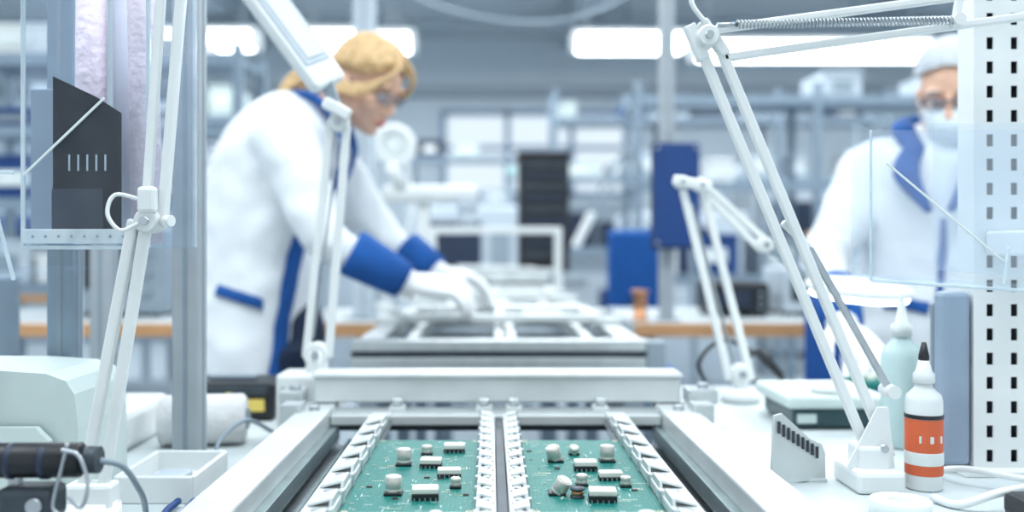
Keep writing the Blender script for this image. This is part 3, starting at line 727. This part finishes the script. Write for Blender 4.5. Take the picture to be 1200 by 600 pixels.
for z in (1.15,1.39): o.b2(0.56,0.60,3.05,3.075,z-0.015,z+0.015,STEEL)
for x in (0.535,0.66): 
    for z in (1.115,1.42): o.cyl((x,3.005,z),(x,3.011,z),0.006,STEEL,n=10)
o.done()
def chair(x,y,rot,bh=0.96,bw=0.36):
    e=B('blue_office_chair'); R=Matrix.Rotation(rot,3,'Z'); T=V((x,y,0))
    def q(p): return T+R@V(p)
    e.box(q((0,0,0.50)),(0.42,0.42,0.07),BLUEC,0.03,R,4)
    e.box(q((0,0.24,bh)),(bw,0.06,0.36),BLUEC,0.028,R,4)
    e.bar(q((0,0.2,0.48)),q((0,0.29,bh-0.12)),0.05,0.015,BLACK,0.004,up=R@V((1,0,0)))
    e.cyl(q((0,0,0.1)),q((0,0,0.47)),0.025,BLACK); e.box(q((0,0,0.455)),(0.2,0.2,0.03),BLACK,0.006,R)
    for i in range(5):
        a=i*2*math.pi/5; d=V((math.cos(a),math.sin(a),0))
        e.bar(T+V((0,0,0.10)),T+d*0.27+V((0,0,0.075)),0.04,0.025,BLACK,0.006,up=(-d.y,d.x,0)); c_=T+d*0.27; n=V((-d.y,d.x,0))*0.018
        e.cyl(c_+V((0,0,0.028))-n,c_+V((0,0,0.028))+n,0.027,BLACK,n=16); e.cyl(c_+V((0,0,0.03)),c_+V((0,0,0.07)),0.008,BLACK,n=8)
    e.done()
chair(0.66,4.50,math.pi,1.0,0.26)
chair(0.74,2.52,-1.35,0.80)
o=B('bench_microscope')
zc=0.926
o.b2(-0.255,-0.212,3.22,3.30,zc,1.27,WHITE,0.01); o.box((-0.21,3.24,1.285),(0.33,0.12,0.055),WHITE,0.02); o.box((-0.08,3.21,1.245),(0.07,0.07,0.05),LGREY,0.012)
o.cyl((-0.08,3.21,1.22),(-0.08,3.21,1.17),0.03,LGREY); o.cyl((-0.30,3.20,1.30),(-0.33,3.13,1.37),0.022,WHITE); o.b2(-0.30,-0.212,3.20,3.34,zc-0.010,zc+0.004,WHITE,0.004); o.done()
o=B('magnifier_lamp')
o.lathe((-0.36,3.5,1.48),[(0.05,-0.012),(0.075,-0.012),(0.085,0),(0.075,0.014),(0.05,0.014),(0.05,-0.012)],WHITE,32,(0.3,-1,0.2))
o.lathe((-0.36,3.5,1.48),[(0.051,-0.003),(0.051,0.003),(0.001,0.004)],SILK,32,(0.3,-1,0.2))
o.bar((-0.31,3.5,1.42),(-0.29,3.52,1.25),0.014,0.014,WHITE); o.bar((-0.29,3.52,1.25),(-0.40,3.52,0.89),0.014,0.014,WHITE); o.cyl((-0.40,3.52,0.86),(-0.40,3.52,0.89),0.035,WHITE); o.done()
def instrument(x,y,z,w,d,h,m,face=DSTEEL,name='test_instrument'):
    o=B(name); o.box((x,y,z+h/2+0.01),(w,d,h),m,0.012); o.box((x-w*0.12,y-d/2-0.003,z+h*0.58),(w*0.55,0.01,h*0.5),face,0.004)
    for i in range(3): o.cyl((x+w*0.33,y-d/2-0.012,z+h*(0.3+0.22*i)),(x+w*0.33,y-d/2,z+h*(0.3+0.22*i)),min(h,w)*0.06,GREYP,n=14)
    for sx in (-1,1):
        for sy in (-1,1): o.cyl((x+sx*w*0.4,y+sy*d*0.38,z),(x+sx*w*0.4,y+sy*d*0.38,z+0.012),0.012,BLACK,n=10)
    o.done()
instrument(0.86,3.35,0.86,0.20,0.25,0.11,BLACK,NAVY); instrument(1.15,3.4,0.86,0.26,0.25,0.16,LGREY); instrument(1.6,3.4,0.86,0.3,0.25,0.3,WHITE)
instrument(-0.75,3.35,0.86,0.3,0.25,0.2,GREYP); instrument(-1.3,3.35,0.86,0.35,0.25,0.3,GREYP)
instrument(-1.8,5.2,0.86,0.5,0.3,0.4,LGREY); instrument(-2.6,5.2,0.86,0.4,0.3,0.4,BLUE)
def machine(x,y,w,d,h,m,name='assembly_machine'):
    o=B(name); o.b2(x-w/2,x+w/2,y-d/2,y+d/2,0.06,h*0.6,m,0.02); o.b2(x-w/2+0.03,x+w/2-0.03,y-d/2+0.05,y+d/2,h*0.6,h,m,0.03)
    o.b2(x-w*0.35,x+w*0.15,y-d/2+0.035,y-d/2+0.055,h*0.68,h*0.92,NAVY,0.01); o.b2(x+w*0.22,x+w*0.38,y-d/2+0.03,y-d/2+0.055,h*0.7,h*0.88,GREYP,0.006)
    o.b2(x-w*0.42,x+w*0.42,y-d/2-0.01,y-d/2+0.005,0.15,h*0.52,LGREY,0.008); o.b2(x-w*0.08,x+w*0.08,y-d/2-0.03,y-d/2-0.01,h*0.45,h*0.47,STEEL,0.004)
    o.cyl((x+w*0.4,y,h),(x+w*0.4,y,h+0.25),0.02,GREYP,n=12); o.cyl((x+w*0.4,y,h+0.25),(x+w*0.4,y,h+0.32),0.035,TEALB,n=16)
    for sx in (-1,1):
        for sy in (-1,1): o.cyl((x+sx*w*0.42,y+sy*d*0.42,0),(x+sx*w*0.42,y+sy*d*0.42,0.07),0.03,BLACK,n=10)
    o.done()
machine(-0.2,7.2,0.9,0.9,1.4,LGREY); machine(1.4,7.0,0.9,0.9,1.35,LGREY); machine(-1.5,8.2,1.0,0.9,1.5,LGREY); machine(3.2,9.8,1.2,1,1.7,LGREY); machine(-4.4,6,1.0,1.0,1.6,LGREY)
machine(0.9,10.4,1.4,0.9,1.6,GREYP); machine(4.3,4.2,1.0,1.0,1.5,LGREY)
o=B('articulated_task_lamp')
o.bar((0.50,4.92,1.30),(0.70,4.92,1.60),0.02,0.02,GREYP); o.bar((0.54,4.92,1.28),(0.74,4.92,1.58),0.02,0.02,GREYP); knuckle(o,(0.72,4.92,1.6),0.03,m=GREYP)
o.bar((0.72,4.92,1.6),(1.05,4.92,1.2),0.02,0.02,GREYP); knuckle(o,(1.05,4.92,1.2),0.03,m=GREYP); o.bar((1.05,4.92,1.2),(1.08,4.92,0.02),0.03,0.03,GREYP); o.cyl((1.08,4.92,0),(1.08,4.92,0.03),0.12,GREYP)
lamphead(o,(0.53,4.92,1.28),(0.44,4.92,1.10),0.1,0.04); o.done()
o=B('bench_shelf')
o.b2(0.98,1.6,2.75,2.93,1.13,1.15,WOOD,0.003); 
for x in (1.02,1.56): o.b2(x-0.015,x+0.015,2.83,2.86,0.0,1.13,PROF)
o.b2(1.02,1.56,2.82,2.87,1.10,1.13,PROF); o.b2(1.05,1.25,2.78,2.9,1.15,1.19,WHITE,0.006); o.done()
o=B('copper_wire_spool'); o.lathe((0.49,3.08,0.86),[(0.0,0),(0.03,0),(0.03,0.006),(0.022,0.008),(0.022,0.09),(0.03,0.092),(0.03,0.10),(0.001,0.10)],COPPER,20); o.done()

# ------------------------------------------------------------------ people
def headM(c,f,s=1.0,roll=0.0):
    f=V(f).normalized(); up=V((0,0,1)); up=(up-up.dot(f)*f).normalized(); l=up.cross(f)
    if roll:
        q=Quaternion(f,roll); up=q@up; l=q@l
    M=Matrix((f*s,l*s,up*s)).transposed().to_4x4(); M.translation=V(c); return M
def make_head(parent,M,neck_world,fem=True):
    Mi=M.inverted()
    h=B('head')
    h.sph((-0.008,0,0.03),(0.094,0.074,0.090),SKIN)
    h.sph((0.022,0,-0.035),(0.066,0.058,0.072),SKIN)
    h.sph((0.03,0,-0.07),(0.052,0.044,0.045),SKIN)
    h.sph((0.062,0,-0.098),(0.020,0.022,0.016),SKIN)
    for s in (-1,1):
        h.sph((0.052,s*0.036,-0.03),(0.030,0.024,0.026),SKIN)
        h.sph((0.070,s*0.030,0.026),(0.018,0.026,0.010),SKIN)
        h.sph((-0.008,s*0.076,-0.012),(0.018,0.008,0.031),SKIN)
        h.sph((-0.012,s*0.082,-0.002),(0.016,0.006,0.018),SKIN)
        h.sph((0.095,s*0.010,-0.036),(0.009,0.008,0.007),SKIN)
        h.sph((0.0,s*0.05,-0.06),(0.04,0.02,0.04),SKIN)
    nr=0.9 if fem else 1.0
    h.sweep([(0.082,0,0.018),(0.094,0,-0.012),(0.106*(0.97 if fem else 1),0,-0.034)],[0.009*nr,0.010*nr,0.012*nr],SKIN,n=12)
    h.sph((0.102*(0.97 if fem else 1),0,-0.036),(0.012*nr,0.012*nr,0.009),SKIN)
    h.sph((0.078,0,-0.066),(0.014,0.026,0.013),SKIN)
    nk=Mi@V(neck_world); kk=0.9 if fem else 1.0
    h.sweep([V((-0.02,0,-0.03)),(V((-0.02,0,-0.05))+nk)/2,nk],[0.056*kk,0.052*kk,0.058*kk],SKIN,n=24,k=3)
    o=h.done(parent,M); remesh(o,0.0045,5)
    f=B('face_features')
    for s in (-1,1):
        f.sph((0.078,s*0.031,0.002),(0.0105,0.0125,0.0070),EYEW); f.sph((0.0855,s*0.031,0.000),(0.004,0.0055,0.0055),EYED)
        f.sweep([(0.081,s*0.046,0.007),(0.091,s*0.031,0.0095),(0.085,s*0.017,0.006)],0.0034,SKIN,n=8,k=4)
        f.sweep([(0.080,s*0.050,0.022),(0.090,s*0.034,0.029),(0.090,s*0.018,0.025)],[0.0018,0.0028,0.0020],HAIRD if fem else GREYP,n=8,k=4)
    f.sweep([(0.080,-0.023,-0.066),(0.0905,-0.010,-0.0635),(0.092,0,-0.0645),(0.0905,0.010,-0.0635),(0.080,0.023,-0.066)],[0.002,0.005,0.0045,0.005,0.002],LIP,n=8,k=3)
    f.sweep([(0.080,-0.021,-0.069),(0.090,0,-0.0735),(0.080,0.021,-0.069)],[0.002,0.0058,0.002],LIP,n=8,k=4)
    f.done(parent,M)
    g=B('safety_glasses')
    GF=mat('glasses_frame',(0.05,0.08,0.14),0.3); LN=MATS.get('lens') or clearmat('lens',(0.88,0.92,0.96),0.07,(0.6,0.75,0.9))
    for s in (-1,1):
        lp=[(s*0.034+0.027*math.cos(q),0.002+0.017*math.sin(q)) for q in [i*math.pi/8 for i in range(17)]]
        lp=[(0.103-7.0*(max(abs(p[0])-0.008,0))**2,p[0],p[1]) for p in lp]
        g.sweep(lp,0.0014,GF,n=6)
        g.poly([(p[0]-0.001,p[1],p[2]) for p in lp[:-1]],0.001,LN,(1,s*0.35,0))
        g.sweep([(0.085,s*0.060,0.006),(0.04,s*0.078,0.006),(-0.005,s*0.084,0.004),(-0.02,s*0.082,-0.01)],0.0020,GF,n=6,k=4)
    g.sweep([(0.102,-0.009,0.006),(0.106,0,0.009),(0.102,0.009,0.006)],0.002,GF,n=6,k=3)
    g.done(parent,M)
def make_mask(parent,M):
    m=B('surgical_mask')
    t=bmesh.new(); N=18; K=10; R=[]
    for i in range(K+1):
        u=i/K; z=-0.022-0.094*u
        half=math.radians(78-16*abs(2*u-1)); fx_=0.062+0.052*math.sin(math.pi*min(1,0.18+u*0.80)); sy=0.070-0.018*u
        cx=0.004-0.004*u
        R.append([t.verts.new((cx+fx_*math.cos(a)**0.8,sy*math.sin(a),z+0.010*math.cos(a)*(1-u)+0.0016*math.sin(u*math.pi*6))) for a in [(-half+2*half*j/N) for j in range(N+1)]])
    for i in range(K):
        for j in range(N): t.faces.new((R[i][j],R[i][j+1],R[i+1][j+1],R[i+1][j]))
    m.add(t,MASK,True)
    for s in (-1,1):
        m.sweep([(0.030,s*0.066,-0.030),(0.0,s*0.080,-0.005),(-0.022,s*0.086,0.004),(-0.028,s*0.084,-0.02),(0.0,s*0.074,-0.06),(0.030,s*0.058,-0.098)],0.0014,MASK,n=6,k=4)
    o=m.done(parent,M); so=o.modifiers.new('th','SOLIDIFY'); so.thickness=0.0015; so.offset=1
def tmaxf(ph,front,side,back):
    a=abs(ph)
    if a<math.pi/2:
        t=a/(math.pi/2); t=t*t*(3-2*t); return front+(side-front)*t
    t=(a-math.pi/2)/(math.pi/2); t=t*t*(3-2*t); return side+(back-side)*t
def make_hair(parent,M,front=72,side=98,back=120,rad=(0.108,0.090,0.104),ctr=(-0.012,0,0.032),locks=150,m=HAIR,m2=HAIRD,name='hair',fr=0.08,lw=1.0):
    h=B(name); N=48; K=14; c=V(ctr)
    def pt(ph,th,k=1.0):
        return c+V((rad[0]*math.sin(th)*math.cos(ph),rad[1]*math.sin(th)*math.sin(ph),rad[2]*math.cos(th)))*k
    t=bmesh.new(); top=t.verts.new(pt(0,0,1.0)); rings=[]
    for i in range(1,K+1):
        rings.append([t.verts.new(pt(ph,math.radians(tmaxf(ph,front,side,back))*i/K,1.0 if i<K else 0.93)) for ph in [-math.pi+2*math.pi*j/N for j in range(N)]])
    for j in range(N):
        t.faces.new((top,rings[0][j],rings[0][(j+1)%N]))
        for i in range(K-1): t.faces.new((rings[i][j],rings[i+1][j],rings[i+1][(j+1)%N],rings[i][(j+1)%N]))
    h.add(t,m,True)
    rnd=random.Random(5)
    for q in range(locks):
        ph=-math.pi+2*math.pi*(q+rnd.random())/locks; tm=math.radians(tmaxf(ph,front,side,back)*rnd.uniform(0.90,1.04))
        st=rnd.uniform(0,0.4)*tm; pts=[]
        for i in range(8):
            u=st+(tm-st)*i/7; dph=0.25*math.sin(u*1.3)*(1 if ph>0 else -1)*(1 if abs(ph)<1.2 else 0)
            k=0.99+fr*max(0,math.cos(ph))*(i/7)**1.5+rnd.uniform(-0.003,0.003)
            pts.append(pt(ph+dph,u,k))
        h.sweep(pts,[lw*v for v in [0.002,0.004,0.0048,0.005,0.0048,0.004,0.003,0.0012]],m if rnd.random()<0.75 else m2,n=7)
    return h
def make_hand(parent,wrist,fdir,back,side,mtl,curl=0.35,s=1.0,name='hand'):
    f=V(fdir).normalized(); b=V(back); b=(b-b.dot(f)*f).normalized(); l=b.cross(f)
    M=Matrix((f*s,l*s,b*s)).transposed().to_4x4(); M.translation=V(wrist)
    h=B(name)
    h.loft([(V((-0.03,0,0)),V((0,0.028,0)),V((0,0,0.022))),(V((0.0,0,0)),V((0,0.029,0)),V((0,0,0.020))),(V((0.03,0,0)),V((0,0.040,0)),V((0,0,0.021))),(V((0.07,0,0)),V((0,0.045,0)),V((0,0,0.018))),(V((0.095,0,-0.002)),V((0,0.043,0)),V((0,0,0.013)))],mtl,n=20,sub=3)
    for i,(yb,L,sp) in enumerate(((0.033,0.074,0.16),(0.011,0.084,0.04),(-0.011,0.077,-0.07),(-0.032,0.060,-0.20))):
        yb*=side; sp*=side; p=V((0.082,yb,0)); pts=[p]; ang=curl*0.5
        for seg in (0.2,0.42,0.32,0.26):
            d=V((math.cos(ang)*math.cos(sp),math.cos(ang)*math.sin(sp),-math.sin(ang))); p=p+d*L*seg*1.0; pts.append(p); ang+=curl*(0.9+0.12*i)
        h.sweep(pts,[0.0108,0.0108,0.0100,0.0092,0.0076],mtl,n=12,k=4); h.sph(pts[-1],0.0078,mtl,u=10,v=8)
    tp=[V((0.022,side*0.022,-0.004)),V((0.048,side*0.046,-0.014)),V((0.072,side*0.058,-0.026)),V((0.094,side*0.060,-0.038))]
    h.sweep(tp,[0.017,0.0140,0.0115,0.0088],mtl,n=12,k=4); h.sph(tp[-1],0.0088,mtl,u=10,v=8)
    o=h.done(parent,M); remesh(o,0.0032,2)
    return o
def strip(parent,name,a,b,w,target,m,nrm,off=0.006):
    a=V(a);b=V(b);d=(b-a);x=d.normalized();u=V(nrm).cross(x).normalized()
    t=bmesh.new(); N=20; R=[]
    for i in range(N+1):
        R.append([t.verts.new(a+d*i/N+u*w*(j/3-0.5)) for j in range(4)])
    for i in range(N):
        for j in range(3): t.faces.new((R[i][j],R[i+1][j],R[i+1][j+1],R[i][j+1]))
    s=B(name); s.add(t,m,True); o=s.done(parent)
    sw=o.modifiers.new('wrap','SHRINKWRAP'); sw.target=target; sw.offset=off; sw.wrap_method='NEAREST_SURFACEPOINT'; sw.wrap_mode='ABOVE_SURFACE'
    so=o.modifiers.new('th','SOLIDIFY'); so.thickness=0.004; so.offset=1
    return o
def person(name,rings,fwd,arms,legs,headc,face,neckw,hs,hair_fn):
    E=empty(name); F=V((fwd[0],fwd[1],0)).normalized(); S=V((-F.y,F.x,0))
    c=B('lab_coat')
    c.loft([(V(r[:3]),F*r[3]+V((0,0,r[5] if len(r)>5 else 0)),S*r[4]) for r in rings],COAT,n=40,sub=4)
    for (sh,el,wr,hd,bk,sd,cu) in arms:
        sh,el,wr=V(sh),V(el),V(wr)
        ctr=V((rings[-3][0],rings[-3][1],sh.z))
        p0=sh+(ctr-sh)*0.35
        c.sweep([p0,sh,(sh+el)/2,el,(el+wr)/2,el+(wr-el)*0.9],[0.075,0.077,0.063,0.054,0.034,0.024],COAT,n=24,k=5)
        d1=(el-sh).normalized(); d2=(wr-el).normalized()
        for t_,dd in ((-0.07,d1),(-0.035,d1),(0.02,d2)):
            p=el+dd*t_; c.lathe(p,[(0.02,-0.012),(0.050,-0.009),(0.060,0),(0.050,0.009),(0.02,0.012)],COAT,20,tuple(dd+V((0.25,0.1,0.2))))
    co=c.done(E); remesh(co,0.010,5,(0.022,0.10))
    cu_=B('sleeve_cuffs')
    for (sh,el,wr,hd,bk,sd,cu) in arms:
        el=V(el);wr=V(wr); d=(wr-el)
        a=el+d*cu; b=wr+d.normalized()*0.012
        cu_.sweep([a,a+(b-a)*0.05,(a+b)/2,b-(b-a)*0.04,b,b-(b-a)*0.06],[0.049,0.055,0.049,0.043,0.041,0.034],BLUEC,n=28)
        make_hand(E,wr+d.normalized()*0.022,hd,bk,sd,GLOVE,0.38,1.06,'gloved_hand')
        g=B('glove_wrist'); g.sweep([wr-d.normalized()*0.03,wr+d.normalized()*0.045],[0.033,0.030],GLOVE,n=20); g.done(E)
    cuo=cu_.done(E)
    t=B('trousers')
    for (hip,kn,an) in legs: t.sweep([hip,kn,an],[0.095,0.066,0.05],PANTS,n=20,k=6)
    t.sph(((legs[0][0][0]+legs[1][0][0])/2,(legs[0][0][1]+legs[1][0][1])/2,legs[0][0][2]+0.02),(0.11,0.15,0.13),PANTS)
    to=t.done(E); remesh(to,0.012,3,(0.012,0.1))
    s=B('shoes')
    for (hip,kn,an) in legs:
        an=V(an); p=V((an.x,an.y,0))
        s.loft([(p-F*0.07+V((0,0,0.04)),V((0,0,0.04)),S*0.03),(p+V((0,0,0.055)),V((0,0,0.055)),S*0.042),(p+F*0.09+V((0,0,0.038)),V((0,0,0.038)),S*0.047),(p+F*0.17+V((0,0,0.028)),V((0,0,0.028)),S*0.04),(p+F*0.2+V((0,0,0.02)),V((0,0,0.015)),S*0.02)],WHITE,n=20,sub=3)
    s.done(E)
    M=headM(headc,face,hs[0],hs[1]); make_head(E,M,neckw,hs[2]); hair_fn(E,M)
    return E,co,F,S,M

def whair(E,M):
    h=make_hair(E,M,front=62,side=92,back=122,locks=260,rad=(0.110,0.092,0.105),fr=0.05)
    rnd=random.Random(9)
    # parted fringe swept to both sides, running back over the ears
    for i in range(60):
        s=-1 if i%2 else 1; a=rnd.random()
        h.sweep([(0.055+0.02*a,s*0.008,0.118-0.012*a),(0.092,s*(0.034+0.01*a),0.085-0.02*a),(0.086-0.01*a,s*(0.066+0.004*a),0.045-0.03*a),(0.045,s*(0.086+0.004*a),0.010-0.03*a),(-0.02,s*(0.090+0.003*a),-0.010-0.03*a),(-0.075,s*0.062,-0.020-0.02*a)],[0.002,0.0055,0.006,0.0055,0.005,0.002],HAIR if a<0.7 else HAIRD,n=7,k=3)
    # low ponytail lying over the collar
    Mi=M.inverted()
    root=V((-0.100,0,-0.005)); h.sph(root,(0.022,0.024,0.024),HAIRD)
    for i in range(30):
        a=rnd.uniform(-1,1); b=rnd.uniform(-1,1)
        p1=Mi@V((-0.445,2.325+0.022*a,1.525+0.016*b)); p2=Mi@V((-0.492,2.325+0.026*a,1.500+0.020*b)); p3=Mi@V((-0.530,2.325+0.018*a,1.455+0.016*b))
        h.sweep([root+V((0,0.008*a,0.008*b)),p1,p2,p3],[0.006,0.008,0.007,0.002],HAIR if i%3 else HAIRD,n=7,k=4)
    h.done(E,M)
rW=[(-0.59,2.33,0.52,0.15,0.25),(-0.59,2.33,0.70,0.135,0.24),(-0.585,2.33,0.85,0.128,0.225),(-0.575,2.33,0.98,0.132,0.20),(-0.563,2.33,1.10,0.140,0.185),(-0.548,2.33,1.22,0.150,0.19),
    (-0.525,2.33,1.33,0.140,0.19,-0.02),(-0.498,2.33,1.39,0.120,0.165,-0.03),(-0.465,2.33,1.435,0.090,0.11,-0.04),(-0.435,2.33,1.462,0.058,0.066,-0.03)]
armsW=[((-0.475,2.165,1.345),(-0.375,2.09,1.125),(-0.205,2.12,1.030),(1,0.15,-0.10),(0.10,-0.35,1),1,0.36),
       ((-0.44,2.49,1.345),(-0.30,2.52,1.14),(-0.155,2.47,1.045),(1,-0.05,-0.18),(0.2,0.15,1),-1,0.5)]
legsW=[((-0.52,2.24,0.86),(-0.50,2.23,0.48),(-0.56,2.22,0.09)),((-0.52,2.42,0.86),(-0.50,2.43,0.48),(-0.54,2.44,0.09))]
E,co,F,S,M=person('woman_in_lab_coat',rW,(1,0.0),armsW,legsW,(-0.303,2.31,1.497),(0.76,-0.42,-0.48),(-0.425,2.33,1.43),(0.93,0.0,True),whair)
strip(E,'pocket_trim',(-0.63,2.12,1.010),(-0.50,2.10,0.968),0.026,co,BLUEC,(0,-1,0),0.008)
strip(E,'front_placket_trim',(-0.43,2.19,1.12),(-0.50,2.10,0.60),0.05,co,BLUEC,(1,-0.8,0))
strip(E,'front_placket_trim_inner',(-0.385,2.36,1.30),(-0.42,2.36,0.60),0.05,co,BLUEC,(1,0,0))
k=B('collar')
k.sweep([(-0.365,2.24,1.400),(-0.41,2.245,1.45),(-0.46,2.27,1.470),(-0.480,2.33,1.475),(-0.46,2.39,1.470),(-0.41,2.415,1.45),(-0.365,2.42,1.400)],[0.018,0.022,0.016,0.012,0.016,0.022,0.018],BLUEC,n=14,k=5,flat=0.5,up=(1,0,0.7))
k.sweep([(-0.365,2.235,1.41),(-0.350,2.25,1.34),(-0.375,2.30,1.24)],[0.024,0.026,0.006],BLUEC,n=14,k=5,flat=0.35,up=(1,-0.3,0))
k.sweep([(-0.365,2.42,1.41),(-0.350,2.41,1.34),(-0.375,2.36,1.24)],[0.024,0.026,0.006],BLUEC,n=14,k=5,flat=0.35,up=(1,0.3,0))
k.done(E)

def mhair(E,M):
    h=make_hair(E,M,front=56,side=76,back=112,locks=90,m=GREYH,m2=GREYH,rad=(0.110,0.092,0.108),fr=0.0,name='hair_net',lw=0.8)
    pts=[]
    for i in range(33):
        ph=-math.pi+2*math.pi*i/32; th=math.radians(tmaxf(ph,56,76,112))
        pts.append(V((-0.012,0,0.032))+V((0.105*math.sin(th)*math.cos(ph),0.088*math.sin(th)*math.sin(ph),0.104*math.cos(th))))
    h.sweep(pts,0.004,GREYH,n=8); h.done(E,M)
    make_mask(E,M)
fx,fy=-0.5,-0.86
rM=[(1.10,2.27,0.52,0.19,0.25),(1.10,2.27,0.72,0.18,0.24),(1.10,2.27,0.88,0.165,0.225),(1.10,2.27,1.0,0.155,0.200),(1.10,2.265,1.12,0.150,0.195),(1.095,2.26,1.22,0.145,0.195),
    (1.09,2.25,1.30,0.13,0.185,-0.01),(1.085,2.24,1.345,0.11,0.155,-0.02),(1.083,2.23,1.375,0.08,0.10,-0.03),(1.081,2.225,1.395,0.058,0.066,-0.02)]
armsM=[((0.935,2.31,1.285),(0.800,2.24,1.075),(0.735,1.965,0.945),(0.1,-1,-0.30),(0.35,-0.2,1),-1,0.55),
       ((1.25,2.17,1.285),(1.28,2.02,1.06),(1.08,1.90,0.95),(-0.7,-0.7,-0.3),(-0.2,-0.2,1),1,0.55)]
legsM=[((1.02,2.31,0.86),(1.00,2.26,0.48),(1.02,2.30,0.09)),((1.18,2.22,0.86),(1.17,2.17,0.48),(1.18,2.22,0.09))]
E,co,F,S,M=person('man_in_lab_coat',rM,(fx,fy),armsM,legsM,(1.070,2.17,1.455),(-0.50,-0.78,-0.36),(1.083,2.235,1.38),(0.95,0.0,False),mhair)
k=B('collar')
def fs(f,s,z): p=V((1.083,2.235,z))+F*f+S*s; return p
k.sweep([fs(0.105,-0.05,1.32),fs(0.06,-0.085,1.375),fs(-0.02,-0.085,1.405),fs(-0.065,0,1.41),fs(-0.02,0.085,1.405),fs(0.06,0.085,1.375),fs(0.105,0.05,1.32)],[0.020,0.026,0.022,0.018,0.022,0.026,0.020],BLUEC,n=14,k=5,flat=0.5,up=F+V((0,0,0.7)))
for s in (-1,1): k.sweep([fs(0.10,s*0.055,1.335),fs(0.145,s*0.070,1.27),fs(0.158,s*0.02,1.18)],[0.022,0.030,0.008],BLUEC,n=14,k=5,flat=0.35,up=F)
k.done(E)
a=V((1.10,2.27,0)); 
strip(E,'pocket_trim',a+F*0.19-S*0.14+V((0,0,0.985)),a+F*0.19-S*0.02+V((0,0,0.965)),0.028,co,BLUEC,F,0.008)
strip(E,'front_placket_trim',a+F*0.2+V((0,0,1.16)),a+F*0.2+V((0,0,0.62)),0.016,co,BLUEC,F)
o=B('small_assembly_fixture')
o.b2(0.66,0.80,1.72,1.86,0.82,0.835,BLUE,0.003); o.b2(0.68,0.78,1.74,1.84,0.835,0.85,PCBM,0.001)
for i in range(4): o.b2(0.69+i*0.022,0.702+i*0.022,1.77,1.79,0.85,0.860,BEIGE,0.001)
o.done()

# ------------------------------------------------------------------ camera
cam=bpy.data.cameras.new('Camera'); co_=bpy.data.objects.new('Camera',cam); COL.objects.link(co_)
co_.location=(0,0,1.10); co_.rotation_euler=(math.radians(90),0,0)
cam.lens=33; cam.sensor_width=36; cam.shift_x=25/1200; cam.shift_y=-10/1200; cam.clip_start=0.05
cam.dof.use_dof=True; cam.dof.focus_distance=1.02; cam.dof.aperture_fstop=2.1
SC.camera=co_
SC.view_settings.view_transform='Standard'
SC.view_settings.exposure=0.02
SC.view_settings.gamma=0.97
